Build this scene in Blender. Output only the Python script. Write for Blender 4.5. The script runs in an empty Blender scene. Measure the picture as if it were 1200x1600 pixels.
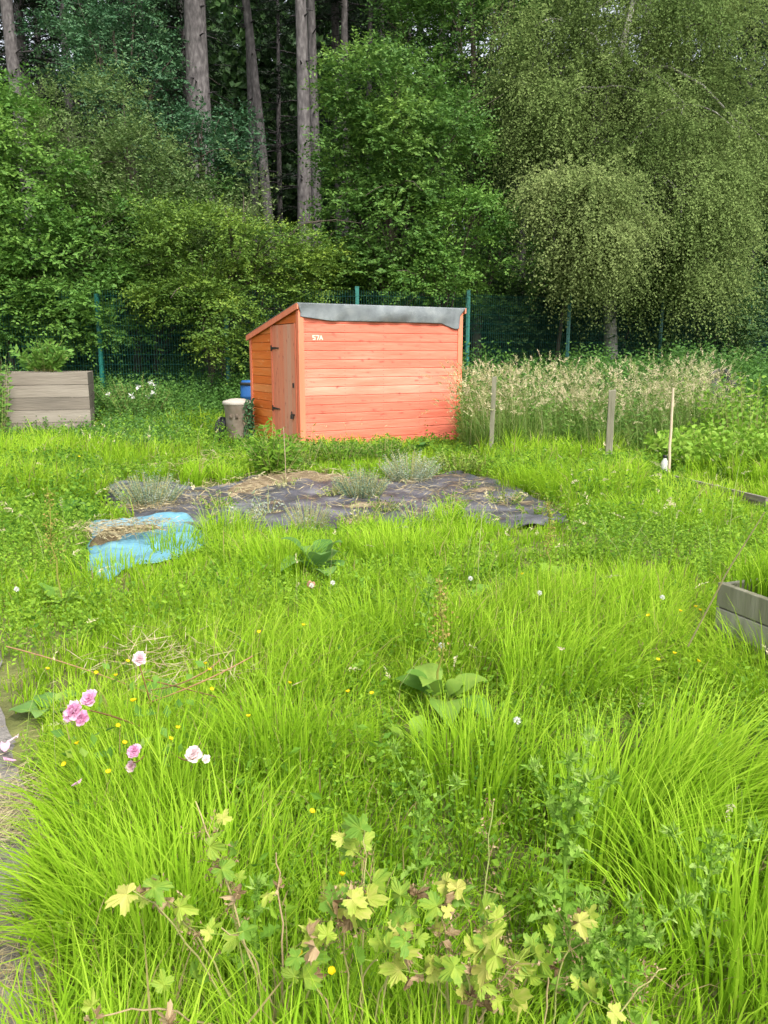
import bpy, math, random
import numpy as np
from mathutils import Vector
PI = math.pi
rg = np.random.default_rng(7)
random.seed(7)
C = bpy.context.scene.collection
scene = bpy.context.scene

# ------------------------------------------------------------------ camera
FPX, CAMZ, PITCH = 1220.0, 1.5, math.radians(11.5)
cp, sp_ = math.cos(PITCH), math.sin(PITCH)
def ray(px, py):
    u, v = (px-600)/FPX, (800-py)/FPX
    return np.array([u, cp+v*sp_, -sp_+v*cp])
def P(px, py, z=0.0):                       # where the line of sight meets height z
    r = ray(px, py); t = (z-CAMZ)/r[2]
    return np.array([0, 0, CAMZ])+r*t
def D(px, py, y):                           # point of that line at distance y
    r = ray(px, py); return np.array([0, 0, CAMZ])+r*(y/r[1])
def G(px, py): return P(px, py)[:2]
cd = bpy.data.cameras.new('camera'); cam = bpy.data.objects.new('camera', cd); C.objects.link(cam)
cam.location = (0, 0, CAMZ); cam.rotation_euler = (PI/2-PITCH, 0, 0)
cd.sensor_fit = 'VERTICAL'; cd.sensor_height = 24; cd.lens = FPX/1600*24
cd.clip_start = .05; cd.clip_end = 600
scene.camera = cam

# ------------------------------------------------------------------ light
w = bpy.data.worlds.new('World'); scene.world = w; w.use_nodes = True
nt = w.node_tree; bg = nt.nodes['Background']
sky = nt.nodes.new('ShaderNodeTexSky'); sky.sky_type = 'NISHITA'; sky.sun_disc = False
SUN_EL, SUN_AZ = math.radians(50), math.radians(152)      # azimuth clockwise from +Y
sky.sun_elevation = SUN_EL; sky.sun_rotation = SUN_AZ; sky.air_density = 1.2; sky.dust_density = 3.5; sky.ozone_density = .6
hs = nt.nodes.new('ShaderNodeHueSaturation'); hs.inputs['Saturation'].default_value = .32
nt.links.new(sky.outputs[0], hs.inputs['Color']); nt.links.new(hs.outputs[0], bg.inputs[0])
bg.inputs[1].default_value = .15
sl = bpy.data.lights.new('sun', 'SUN'); sl.energy = 1.5; sl.angle = math.radians(14); sl.color = (1, .96, .88)
so = bpy.data.objects.new('sun', sl); C.objects.link(so)
sd = Vector((math.sin(SUN_AZ)*math.cos(SUN_EL), math.cos(SUN_AZ)*math.cos(SUN_EL), math.sin(SUN_EL)))
so.rotation_euler = sd.to_track_quat('Z', 'Y').to_euler(); so.location = (5, -8, 12)
scene.view_settings.view_transform = 'Standard'; scene.view_settings.look = 'None'
scene.view_settings.exposure = 1.34; scene.view_settings.gamma = 1
scene.cycles.max_bounces = 7; scene.cycles.diffuse_bounces = 4; scene.cycles.transmission_bounces = 4
scene.cycles.glossy_bounces = 2; scene.cycles.use_denoising = True
scene.cycles.caustics_reflective = False; scene.cycles.caustics_refractive = False

# ------------------------------------------------------------------ materials
def ramp(n, stops):
    e = n.color_ramp.elements
    while len(e) < len(stops): e.new(.5)
    for k, (p, c) in enumerate(stops):
        e[k].position = p; e[k].color = (*c, 1)
def mat(name, stops, rough=.6, scale=0, amt=.3, trans=0, spec=.3, bump=0, bscale=40, stretch=(1, 1, 1), detail=4, metal=0):
    """colour from the 'tint' attribute through a ramp, varied by object-space noise"""
    m = bpy.data.materials.new(name); m.use_nodes = True
    t = m.node_tree; N = t.nodes; L = t.links
    b = N['Principled BSDF']; out = N['Material Output']
    at = N.new('ShaderNodeAttribute'); at.attribute_name = 'tint'
    rp = N.new('ShaderNodeValToRGB'); ramp(rp, stops)
    fac = at.outputs['Fac']
    tc = N.new('ShaderNodeTexCoord')
    if scale:
        mp = N.new('ShaderNodeMapping'); mp.inputs['Scale'].default_value = stretch
        L.new(tc.outputs['Object'], mp.inputs[0])
        no = N.new('ShaderNodeTexNoise'); no.inputs['Scale'].default_value = scale; no.inputs['Detail'].default_value = detail
        L.new(mp.outputs[0], no.inputs['Vector'])
        sb = N.new('ShaderNodeMath'); sb.operation = 'SUBTRACT'; sb.inputs[1].default_value = .5; L.new(no.outputs[0], sb.inputs[0])
        ma = N.new('ShaderNodeMath'); ma.operation = 'MULTIPLY_ADD'; ma.inputs[1].default_value = amt*2
        L.new(sb.outputs[0], ma.inputs[0]); L.new(fac, ma.inputs[2]); fac = ma.outputs[0]
    L.new(fac, rp.inputs[0]); L.new(rp.outputs[0], b.inputs['Base Color'])
    b.inputs['Roughness'].default_value = rough; b.inputs['Specular IOR Level'].default_value = spec; b.inputs['Metallic'].default_value = metal
    if bump:
        mp2 = N.new('ShaderNodeMapping'); mp2.inputs['Scale'].default_value = stretch; L.new(tc.outputs['Object'], mp2.inputs[0])
        n2 = N.new('ShaderNodeTexNoise'); n2.inputs['Scale'].default_value = bscale; n2.inputs['Detail'].default_value = 6
        L.new(mp2.outputs[0], n2.inputs['Vector'])
        bp = N.new('ShaderNodeBump'); bp.inputs['Strength'].default_value = bump; bp.inputs['Distance'].default_value = .02
        L.new(n2.outputs[0], bp.inputs['Height']); L.new(bp.outputs[0], b.inputs['Normal'])
    if trans:
        tr = N.new('ShaderNodeBsdfTranslucent'); mx = N.new('ShaderNodeMixShader'); mx.inputs[0].default_value = trans
        L.new(rp.outputs[0], tr.inputs[0]); L.new(b.outputs[0], mx.inputs[1]); L.new(tr.outputs[0], mx.inputs[2]); L.new(mx.outputs[0], out.inputs[0])
    return m
def leafm(name, a, b, c, trans=.35, scale=1.2, amt=.25, rough=.55, spec=.25): return mat(name, [(.05, a), (.5, b), (.95, c)], rough, scale, amt, trans, spec)

M = {}
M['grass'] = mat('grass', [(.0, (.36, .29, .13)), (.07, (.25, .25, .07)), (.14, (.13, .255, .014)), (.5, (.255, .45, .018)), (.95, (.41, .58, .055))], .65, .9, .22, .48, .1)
M['straw'] = leafm('straw', (.20, .15, .065), (.36, .29, .15), (.52, .45, .28), .2)
M['seedgrass'] = leafm('seedgrass', (.09, .2, .02), (.22, .29, .075), (.66, .56, .37), .35, 1.6, .25)
M['weed'] = leafm('weed', (.06, .16, .02), (.14, .28, .03), (.26, .42, .04), .4, 1.0, spec=.1)
M['nettle'] = leafm('nettle', (.04, .11, .02), (.085, .2, .035), (.16, .3, .05), .35)
M['elder'] = leafm('elder', (.045, .12, .022), (.095, .215, .036), (.18, .32, .055), .35)
M['sallow'] = leafm('sallow', (.06, .12, .032), (.125, .2, .055), (.22, .29, .11), .3)
M['holly'] = leafm('holly', (.022, .068, .03), (.045, .12, .05), (.10, .20, .085), .2, rough=.5)
M['haw'] = leafm('haw', (.055, .12, .018), (.115, .205, .03), (.24, .345, .045), .33)
M['hazel'] = leafm('hazel', (.045, .115, .022), (.095, .20, .038), (.18, .30, .055), .33)
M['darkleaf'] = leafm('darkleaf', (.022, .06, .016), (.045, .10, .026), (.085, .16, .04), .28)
M['birch'] = leafm('birch', (.10, .16, .045), (.165, .235, .07), (.25, .32, .11), .36, spec=.05, rough=.8)
M['birchpale'] = leafm('birchpale', (.10, .15, .045), (.175, .235, .075), (.27, .325, .12), .36, spec=.05, rough=.8)
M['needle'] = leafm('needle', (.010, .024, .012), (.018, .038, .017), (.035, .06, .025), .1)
M['dock'] = leafm('dock', (.08, .19, .03), (.14, .28, .04), (.28, .38, .06), .35, 14, .3, spec=.2, rough=.6)
M['thistle'] = leafm('thistle', (.12, .25, .03), (.21, .37, .05), (.34, .48, .12), .4, 8, .25, rough=.8, spec=.05)
M['catmint'] = leafm('catmint', (.10, .17, .10), (.18, .26, .16), (.5, .52, .45), .3, 3, .2)
M['yellowleaf'] = leafm('yellowleaf', (.14, .27, .03), (.31, .41, .05), (.48, .46, .12), .4, 60, .35)
M['deadleaf'] = leafm('deadleaf', (.13, .085, .04), (.25, .17, .085), (.40, .30, .17), .15, 25, .3)
M['palestem'] = leafm('palestem', (.2, .24, .06), (.38, .36, .14), (.42, .3, .18), .1, 12, .3)
M['potato'] = leafm('potato', (.10, .22, .02), (.18, .34, .03), (.3, .45, .06), .35, 3, .15)
M['bluegreen'] = leafm('bluegreen', (.045, .13, .025), (.09, .215, .045), (.18, .31, .08), .35, 9, .25, spec=.2, rough=.6)
M['pink'] = leafm('pink', (.66, .28, .48), (.78, .46, .63), (.86, .72, .78), .4, 20, .2)
M['palepink'] = leafm('palepink', (.7, .5, .55), (.8, .66, .68), (.85, .78, .74), .4, 20, .2)
M['white'] = leafm('white', (.6, .6, .55), (.75, .75, .7), (.8, .8, .78), .3)
M['yellow'] = leafm('yellow', (.7, .5, .01), (.78, .6, .01), (.8, .68, .03), .3)
M['redstem'] = leafm('redstem', (.14, .06, .03), (.24, .12, .06), (.34, .2, .1), .05, 30)
M['seedred'] = leafm('seedred', (.18, .2, .03), (.28, .28, .06), (.34, .22, .07), .25)
M['barkpine'] = mat('barkpine', [(.15, (.03, .027, .028)), (.5, (.098, .088, .087)), (.85, (.2, .185, .18))], .95, 13, .55, bump=1, bscale=20, stretch=(1, 1, .42), detail=8)
M['barkdark'] = mat('barkdark', [(.1, (.03, .022, .016)), (.5, (.075, .06, .045)), (.9, (.14, .12, .09))], .9, 12, .4, bump=.7, bscale=30, stretch=(1, 1, .3))
M['barkbirch'] = mat('barkbirch', [(.25, (.05, .045, .04)), (.42, (.3, .29, .25)), (.9, (.5, .48, .44))], .8, 6, .5, bump=.5, bscale=20, stretch=(.4, .4, 1.6))
M['soil'] = mat('soil', [(.2, (.06, .05, .02)), (.5, (.11, .12, .035)), (.85, (.19, .2, .06))], .95, 3, .5, bump=1, bscale=30, detail=8)
M['path'] = mat('path', [(.2, (.08, .07, .06)), (.5, (.17, .155, .14)), (.85, (.29, .265, .24))], .95, 5, .45, bump=1, bscale=45, detail=8)
M['fabric'] = mat('fabric', [(.18, (.26, .20, .13)), (.27, (.12, .085, .055)), (.35, (.042, .042, .048)), (.62, (.09, .09, .106)), (.85, (.18, .178, .19))], .5, 2.6, .85, bump=.8, bscale=45, detail=10, spec=.5)
M['blacksheet'] = mat('blacksheet', [(.2, (.008, .008, .01)), (.8, (.025, .025, .03))], .5, 6, .3, spec=.3)
M['tarp'] = mat('tarp', [(.12, (.2, .18, .13)), (.3, (.10, .25, .34)), (.65, (.145, .335, .43)), (.95, (.3, .45, .51))], .45, 5, .5, bump=.25, bscale=30, detail=8, spec=.4, trans=.1)
M['debris'] = mat('debris', [(.2, (.09, .06, .03)), (.5, (.19, .14, .08)), (.85, (.34, .27, .17))], .95, 9, .5, bump=1, bscale=60, detail=8)
M['felt'] = mat('felt', [(.2, (.115, .13, .14)), (.5, (.185, .205, .215)), (.8, (.28, .30, .30))], .85, 5, .5, bump=.5, bscale=140)
M['greywood'] = mat('greywood', [(.1, (.09, .08, .065)), (.5, (.175, .15, .12)), (.9, (.28, .25, .205))], .85, 7, .4, bump=.5, bscale=35, stretch=(.12, 1, 1))
M['postwood'] = mat('postwood', [(.1, (.10, .10, .06)), (.5, (.2, .19, .13)), (.9, (.33, .31, .25))], .85, 14, .4, bump=.5, bscale=45, stretch=(1, 1, .12))
M['cane'] = mat('cane', [(.1, (.3, .22, .14)), (.5, (.5, .4, .28)), (.9, (.62, .55, .42))], .6, 20, .2)
M['greenmetal'] = mat('greenmetal', [(0, (.007, .105, .085)), (1, (.012, .15, .12))], .4, 3, .2, spec=.5)
M['fencewire'] = mat('fencewire', [(0, (.006, .055, .045)), (1, (.010, .075, .06))], .6, 3, .2, spec=.2)
M['binplastic'] = mat('binplastic', [(.1, (.09, .07, .05)), (.5, (.26, .21, .165)), (.9, (.4, .37, .32))], .75, 5, .45, bump=.2, bscale=30)
M['blueplastic'] = mat('blueplastic', [(0, (.015, .08, .25)), (1, (.03, .13, .36))], .45, 4, .3)
M['darkmetal'] = mat('darkmetal', [(0, (.02, .02, .022)), (1, (.06, .055, .05))], .5, 20, .3, metal=.4)
M['cream'] = mat('cream', [(0, (.6, .54, .4)), (1, (.7, .64, .5))], .6, 30, .3)
M['brick'] = mat('brick', [(0, (.3, .13, .09)), (1, (.42, .2, .15))], .9, 20, .3)

def woodm(name, lo, mid, hi, knot, ax):
    m = mat(name, [(.05, lo), (.5, mid), (.95, hi)],   .62, 9, .42, bump=.45, bscale=26, stretch=ax, spec=.35)
    t = m.node_tree; N = t.nodes; L = t.links; b = N['Principled BSDF']
    base = b.inputs['Base Color'].links[0].from_socket
    tc = [n for n in N if n.type == 'TEX_COORD'][0]
    mp = N.new('ShaderNodeMapping'); mp.inputs['Scale'].default_value = (2.3 if ax[0] < 1 else 5, 2.3 if ax[1] < 1 else 5, 2.3 if ax[2] < 1 else 5.5)
    L.new(tc.outputs['Object'], mp.inputs[0])
    # distorted cells: a few dark knots along each board
    no = N.new('ShaderNodeTexNoise'); no.inputs['Scale'].default_value = 9; L.new(tc.outputs['Object'], no.inputs['Vector'])
    mx = N.new('ShaderNodeMix'); mx.data_type = 'VECTOR'; mx.inputs[0].default_value = .3
    L.new(mp.outputs[0], mx.inputs[4]); L.new(no.outputs[1], mx.inputs[5])
    vo = N.new('ShaderNodeTexVoronoi'); vo.inputs['Scale'].default_value = 2.6; L.new(mx.outputs[1], vo.inputs['Vector'])
    cr = N.new('ShaderNodeValToRGB'); ramp(cr, [(.07, (1, 1, 1)), (.15, (.3, .3, .3)), (.28, (0, 0, 0))]); L.new(vo.outputs['Distance'], cr.inputs[0])
    mc = N.new('ShaderNodeMix'); mc.data_type = 'RGBA'; mc.inputs[7].default_value = (*knot, 1)
    ml = N.new('ShaderNodeMath'); ml.operation = 'MULTIPLY'; ml.inputs[1].default_value = .65; L.new(cr.outputs[0], ml.inputs[0])
    L.new(ml.outputs[0], mc.inputs[0]); L.new(base, mc.inputs[6]); L.new(mc.outputs[2], b.inputs['Base Color'])
    return m
M['pinkwood'] = woodm('pinkwood', (.52, .11, .065), (.66, .175, .11), (.78, .31, .22), (.3, .04, .03), (.15, 1, 1))
M['orangewood'] = woodm('orangewood', (.52, .105, .014), (.64, .155, .022), (.6, .22, .07), (.7, .3, .12), (1, .15, 1))
M['doorwood'] = woodm('doorwood', (.5, .15, .08), (.62, .2, .11), (.55, .27, .18), (.3, .07, .05), (1, 1, .12))
M['trimwood'] = woodm('trimwood', (.55, .13, .06), (.66, .18, .095), (.7, .26, .15), (.3, .06, .04), (1, 1, .12))

# ------------------------------------------------------------------ mesh building
class MB:
    def __init__(s): s.V = []; s.F = {}; s.T = []; s.n = 0
    def add(s, V, F, tint=.5, mi=0):
        V = np.asarray(V, np.float64).reshape(-1, 3); F = np.asarray(F, np.int64)
        if len(V) == 0: return
        s.V.append(V); s.T.append(np.broadcast_to(np.asarray(tint, np.float64), (len(V),)) if np.ndim(tint) < 1 or len(np.atleast_1d(tint)) == len(V) else np.repeat(tint, len(V)//len(tint)))
        s.F.setdefault(F.shape[1], []).append((F+s.n, mi)); s.n += len(V); return s
    def poly(s, pts, tint=.5, mi=0): s.add(pts, [list(range(len(pts)))], tint, mi)
    def box(s, x0, x1, y0, y1, z0, z1, tint=.5, mi=0):
        s.add([(x0, y0, z0), (x1, y0, z0), (x1, y1, z0), (x0, y1, z0), (x0, y0, z1), (x1, y0, z1), (x1, y1, z1), (x0, y1, z1)],
              [(0, 3, 2, 1), (4, 5, 6, 7), (0, 1, 5, 4), (1, 2, 6, 5), (2, 3, 7, 6), (3, 0, 4, 7)], tint, mi)
    def prism(s, A, B, tint=.5, mi=0):
        n = len(A); s.add(list(A)+list(B), [(i, (i+1) % n, n+(i+1) % n, n+i) for i in range(n)], tint, mi)
        s.poly(list(A)[::-1], tint, mi); s.poly(B, tint, mi)
    def tube(s, pts, rad, k=6, tint=.5, mi=0, jit=0):
        pts = np.asarray(pts, float); n = len(pts); rad = np.broadcast_to(np.asarray(rad, float), (n,))
        d = np.gradient(pts, axis=0); d /= np.linalg.norm(d, axis=1)[:, None]+1e-9
        ref = np.array([0, 0, 1.]) if abs(d[:, 2]).mean() < .8 else np.array([1., 0, 0])
        a = np.cross(d, ref); a /= np.linalg.norm(a, axis=1)[:, None]+1e-9; b = np.cross(d, a)
        th = np.arange(k)*2*PI/k
        R = rad[:, None, None]*(1+jit*rg.normal(size=(n, k, 1)) if jit else 1)
        V = pts[:, None]+R*(np.cos(th)[None, :, None]*a[:, None]+np.sin(th)[None, :, None]*b[:, None])
        F = [(i*k+j, i*k+(j+1) % k, (i+1)*k+(j+1) % k, (i+1)*k+j) for i in range(n-1) for j in range(k)]
        s.add(V, F, tint, mi)
        s.poly(V[-1], tint if np.ndim(tint) == 0 else .5, mi)
    def build(s, name, mats, parent=None, smooth=False):
        me = bpy.data.meshes.new(name)
        V = np.concatenate(s.V); me.vertices.add(len(V)); me.vertices.foreach_set('co', V.astype(np.float32).ravel())
        L = []; ls = []; mi = []; o = 0
        for k, lst in s.F.items():
            for F, m_ in lst:
                L.append(F.ravel()); ls.append(o+np.arange(len(F))*k); o += F.size; mi.append(np.full(len(F), m_))
        L = np.concatenate(L); ls = np.concatenate(ls); mi = np.concatenate(mi)
        me.loops.add(len(L)); me.loops.foreach_set('vertex_index', L.astype(np.int32))
        me.polygons.add(len(ls)); me.polygons.foreach_set('loop_start', ls.astype(np.int32))
        me.polygons.foreach_set('material_index', mi.astype(np.int32))
        me.polygons.foreach_set('use_smooth', np.full(len(ls), bool(smooth)))
        me.update(calc_edges=True)
        a = me.attributes.new('tint', 'FLOAT', 'POINT'); a.data.foreach_set('value', np.concatenate(s.T).astype(np.float32))
        for m_ in (mats if isinstance(mats, list) else [mats]): me.materials.append(M[m_] if isinstance(m_, str) else m_)
        ob = bpy.data.objects.new(name, me); C.objects.link(ob)
        if parent is not None: ob.parent = parent
        return ob
def tag(o, label=None, cat=None, group=None, kind=None):
    if label: o['label'] = label
    if cat: o['category'] = cat
    if group: o['group'] = group
    if kind: o['kind'] = kind
    return o
def thing(name, label, cat, loc=(0, 0, 0), rz=0, group=None):
    o = bpy.data.objects.new(name, None); C.objects.link(o); o.location = loc; o.rotation_euler = (0, 0, rz); o.empty_display_size = .2
    return tag(o, label, cat, group)
def dup(r0, loc=None, rz=None, sc=None, label=None):
    r = r0.copy(); C.objects.link(r)
    if loc is not None: r.location = loc
    if rz is not None: r.rotation_euler = (0, 0, rz)
    if sc is not None: r.scale = (sc,)*3 if np.ndim(sc) == 0 else sc
    if label: r['label'] = label
    for ch in r0.children:
        c = ch.copy(); C.objects.link(c); c.parent = r
    return r
def nrm(v): return v/(np.linalg.norm(v, axis=-1, keepdims=True)+1e-9)
def wob(x, y, s=1., k=0): # smooth field -1..1
    return (np.sin(x*1.7*s+1.3*k)+np.sin(y*1.9*s+2.1*k+1)+np.sin((x+y)*1.1*s+k*3.7)+np.sin((x*.8-y*1.4)*s*1.6+k*.7)+.6*np.sin((x*3.1+y*.7)*s+k)+.6*np.sin((y*3.3-x*1.2)*s+2*k))/5.2*1.6
def gz(x, y):
    x = np.asarray(x, float); y = np.asarray(y, float)
    z = .025*wob(x, y, 1.1, 3)
    z = z+np.clip((y-14.6)/3, 0, 1)*.3+np.clip((y-20)/40, 0, 1)*1.5
    return z
def inpoly(x, y, poly):
    x = np.asarray(x); y = np.asarray(y); c = np.zeros(x.shape, bool); n = len(poly)
    for i in range(n):
        x0, y0 = poly[i]; x1, y1 = poly[(i+1) % n]
        if y0 == y1: continue
        c ^= ((y0 > y) != (y1 > y)) & (x < (x1-x0)*(y-y0)/(y1-y0)+x0)
    return c
# ---- leaves
def kites(mb, B, Dr, Nn, L, W, tint, mi=0, fold=.12):
    n = len(B); S = nrm(np.cross(Nn, Dr)); L = np.broadcast_to(L, (n,))[:, None]; W = np.broadcast_to(W, (n,))[:, None]
    up = nrm(np.cross(Dr, S))
    V = np.stack([B, B+Dr*L*.42+S*W*.5+up*W*fold, B+Dr*L, B+Dr*L*.42-S*W*.5+up*W*fold], 1)
    mb.add(V.reshape(-1, 3), np.arange(n*4).reshape(n, 4), np.repeat(tint, 4), mi)
def sprays(mb, P0, Dd, Nn, ln, K, L, W, tint, droop=.2, spread=.9, jit=.5, mi=0, tj=.12, taper=.35, start=.1):
    """twigs with leaves set alternately on both sides"""
    m = len(P0); t = np.linspace(start, 1, K)[None, :, None]+rg.uniform(-.5, .5, (m, K, 1))/K
    ln = np.broadcast_to(ln, (m,))[:, None, None]
    B = P0[:, None]+Dd[:, None]*ln*t; B[..., 2] -= (droop*ln*t*t)[..., 0]
    T = nrm(Dd[:, None]+np.array([0, 0, -2*droop])*t)
    side = np.where((np.arange(K) % 2)[None, :, None] == 0, 1, -1)*nrm(np.cross(Nn, Dd))[:, None]
    dr = nrm(T*.55+side*spread+rg.normal(0, jit*.5, (m, K, 3))); nn = nrm(Nn[:, None]+rg.normal(0, jit, (m, K, 3)))
    sc = (1-taper*t[..., 0])*rg.uniform(.75, 1.2, (m, K))
    ti = np.broadcast_to(tint, (m,))[:, None]+rg.normal(0, tj, (m, K))
    kites(mb, B.reshape(-1, 3), dr.reshape(-1, 3), nn.reshape(-1, 3), (L*sc).ravel(), (W*sc).ravel(), ti.ravel(), mi)
def rdir(n): return nrm(rg.normal(size=(n, 3)))
def crown(mb, blobs, cl_per, spr0, K, L, W, cr=.5, droop=.2, gap=.3, tint=.5, upb=.35, flat=.6, ln=.42):
    """blobs -> leafy clumps on their shells -> sprays -> leaves; returns clump centres"""
    out = []
    for (c, r) in blobs:
        c = np.array(c); r = np.array(r); n = max(4, int(cl_per*(r[0]*r[2])*1.9))
        u = rdir(n); rr = rg.uniform(.35, 1, (n, 1))**.3
        cc = c+u*rr*r*rg.uniform(.9, 1.12, (n, 1))
        keep = (np.sin(cc[:, 0]*2.3+cc[:, 2]*1.1)+np.sin(cc[:, 2]*2.9-cc[:, 1]*1.3+cc[:, 0])) > -1.75+gap
        cc, u = cc[keep], u[keep]; n = len(cc)
        if n == 0: continue
        out.append(cc); q = cr*rg.uniform(.6, 1.3, (n, 1))
        spr = int(spr0*1.55); v = nrm(rg.normal(size=(n, spr, 3))+np.array([0, 0, upb])+u[:, None]*.55)
        p0 = cc[:, None]+v*q[:, None]*np.array([1, 1, flat])*rg.uniform(.2, .9, (n, spr, 1))
        dd = nrm(v*np.array([1, 1, .55])+np.array([0, 0, .05])+rg.normal(0, .25, v.shape))
        nn = nrm(np.array([0, 0, 1.])+v*.5+rg.normal(0, .3, v.shape))
        ti = np.repeat(tint+rg.normal(0, .17, n), spr)
        sprays(mb, p0.reshape(-1, 3), dd.reshape(-1, 3), nn.reshape(-1, 3), ln*rg.uniform(.6, 1.3, n*spr), K, L, W, ti, droop)
    return np.concatenate(out)
def limb(a, b, n=6, sag=.15, w=.12):
    a = np.array(a, float); b = np.array(b, float); t = np.linspace(0, 1, n)[:, None]
    p = a+(b-a)*t; d = np.linalg.norm(b-a)
    p[:, 2] += np.sin(t[:, 0]*PI)*d*sag; p += rg.normal(0, w*d*.08, p.shape)*np.sin(t*PI)
    return p
def blob(px, py, y, rx, ry, rd=None):
    k = y/FPX*1.02; return (tuple(D(px, py, y)), (rx*k, (rd or (rx+ry)*.5)*k, ry*k))

# ------------------------------------------------------------------ setting
def grid(xs, ys, zf, name, m, smooth=True):
    X, Y = np.meshgrid(xs, ys); Z = zf(X, Y); mb = MB(); nx, ny = len(xs), len(ys)
    i = (np.arange(ny-1)[:, None]*nx+np.arange(nx-1)[None, :]).ravel()
    mb.add(np.stack([X, Y, Z], -1), np.stack([i, i+1, i+nx+1, i+nx], 1), .5)
    return mb.build(name, m, smooth=smooth)
def ease(a, b, n, pw=2.2):
    t = np.linspace(-1, 1, n); return np.sign(t)*abs(t)**pw*(b-a)/2+(a+b)/2
g = grid(ease(-220, 220, 181, 3.2), np.concatenate([np.linspace(-60, -3, 12), np.linspace(-2, 26, 120), np.linspace(28, 400, 30)]), gz, 'ground', 'soil')
tag(g, kind='structure')
PATH_EDGE = [G(72, 1640), G(75, 1600), G(58, 1480), G(52, 1300), G(28, 1180), G(0, 1060), G(-10, 960), G(-60, 860)]
mb = MB(); pe = [(-.62, -.5), (-.68, .6)]+[tuple(p) for p in PATH_EDGE]
rows = []
for (x, y) in [(np.interp(v, [q[1] for q in pe], [q[0] for q in pe])+.05*wob(v*3, v, 2.3, 1), v) for v in np.linspace(-.5, pe[-1][1], 90)]:
    t = np.linspace(0, 1, 14); xx = x-t*1.5; yy = np.full(14, y); rows.append(np.stack([xx, yy, gz(xx, yy)+.016+.012*np.sin(xx*13+yy*7)*np.sin(yy*11)-t**8*.02-(1-t)**12*.012], 1))
R_ = np.array(rows); ny, nx = R_.shape[:2]; i = (np.arange(ny-1)[:, None]*nx+np.arange(nx-1)[None, :]).ravel()
mb.add(R_, np.stack([i, i+1, i+nx+1, i+nx], 1), .5)
tag(mb.build('path', 'path', smooth=True), kind='structure')

# ---- ground sheets
def px_edge(pts): return np.array([G(*p) for p in pts])
def strip(E0, E1, nu, nv, zf, tintf=None):
    def rs(E):
        s = np.r_[0, np.cumsum(np.linalg.norm(np.diff(E, axis=0), axis=1))]; q = np.linspace(0, s[-1], nu)
        return np.stack([np.interp(q, s, E[:, 0]), np.interp(q, s, E[:, 1])], 1)
    A, B = rs(E0), rs(E1); t = np.linspace(0, 1, nv)[None, :, None]
    XY = A[:, None]*(1-t)+B[:, None]*t
    XY = XY+.03*np.stack([wob(XY[..., 0], XY[..., 1], 4, 1), wob(XY[..., 0], XY[..., 1], 4, 2)], -1)
    tt = np.broadcast_to(t[..., 0], XY.shape[:2]); uu = np.broadcast_to(np.linspace(0, 1, nu)[:, None], XY.shape[:2])
    Z = zf(XY[..., 0], XY[..., 1], uu, tt)
    V = np.concatenate([XY, Z[..., None]], -1); i = (np.arange(nu-1)[:, None]*nv+np.arange(nv-1)[None, :]).ravel()
    return V, np.stack([i, i+1, i+nv+1, i+nv], 1)
def sheet(name, back, front, m, zf, nu=150, nv=40, thick=.004):
    V, F = strip(px_edge(back), px_edge(front), nu, nv, zf)
    mb = MB(); mb.add(V, F[:, ::-1], .5)
    ob = mb.build(name, m, smooth=True); so = ob.modifiers.new('thick', 'SOLIDIFY'); so.thickness = thick; so.offset = 1
    return ob
MEM_B = [(168, 762), (205, 755), (250, 758), (330, 768), (400, 750), (470, 744), (560, 752), (640, 752), (700, 740), (745, 746), (800, 764), (850, 788), (888, 812)]
MEM_F = [(165, 800), (240, 822), (305, 832), (420, 840), (520, 834), (600, 835), (700, 828), (760, 828), (840, 830), (888, 824)]
def wr(x, y, u, t):
    e = np.minimum(t, 1-t)
    return gz(x, y)+.022+.006+(.006+.012*wob(x, y, 3.2, 5))*np.clip(e*9, 0, 1)+np.clip(e*9, 0, 1)*(0)+.02*np.abs(wob(x, y, 2.1, 8))**1.5*np.clip(e*6, 0, 1)+.012*np.abs(wob(x, y, 7, 2))+.006*wob(x, y, 17, 6)+np.where(e < .08, .018*np.sin(u*70)*(1-e/.08), 0)
ms = sheet('weed_membrane', MEM_B, MEM_F, 'fabric', wr, 240, 60)
tag(ms, 'dark purplish grey weed membrane lying wrinkled on the ground before the shed', 'weed membrane')
MEM = px_edge(MEM_B+MEM_F[::-1])
TB = [(140, 814), (200, 818), (288, 806), (312, 828)]; TF = [(138, 905), (172, 912), (205, 890), (262, 882), (330, 858)]
def wt(x, y, u, t):
    e = np.clip(np.minimum(np.minimum(t, 1-t), np.minimum(u, 1-u))*7, 0, 1)
    return gz(x, y)+.012+e*.02+e*.02*wob(x, y, 3.5, 11)+.03*e*np.abs(np.sin(t*PI*2.1+u*2.0+.5*wob(x, y, 3, 4)))**.7+.02*np.abs(wob(x, y, 8, 3))+.008*wob(x, y, 14, 4)+.004*wob(x, y, 30, 4)
tp = sheet('tarpaulin', TB, TF, 'tarp', wt, 110, 70)
tag(tp, 'pale blue tarpaulin folded and half buried in grass beside the dark membrane', 'tarpaulin')
TARP = px_edge(TB+TF[::-1])
def mound(name, back, front, h, m, lift=.03, nu=60, nv=26):
    def zf(x, y, u, t):
        return gz(x, y)+lift-.035+(h+.035)*(np.clip(np.sin(t*PI)*1.3, 0, 1)*np.clip(np.sin(u*PI)*1.8, 0, 1))**.6+.012*wob(x, y, 6, 4)*1
    V, F = strip(px_edge(back), px_edge(front), nu, nv, zf); mb = MB(); mb.add(V, F[:, ::-1], .5)
    return tag(mb.build(name, m, smooth=True), kind='structure')
mound('soil', [(345, 772), (400, 752), (470, 744), (540, 750), (580, 758)], [(350, 782), (410, 770), (480, 760), (545, 762), (580, 765)], .025, 'debris', .04)
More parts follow.
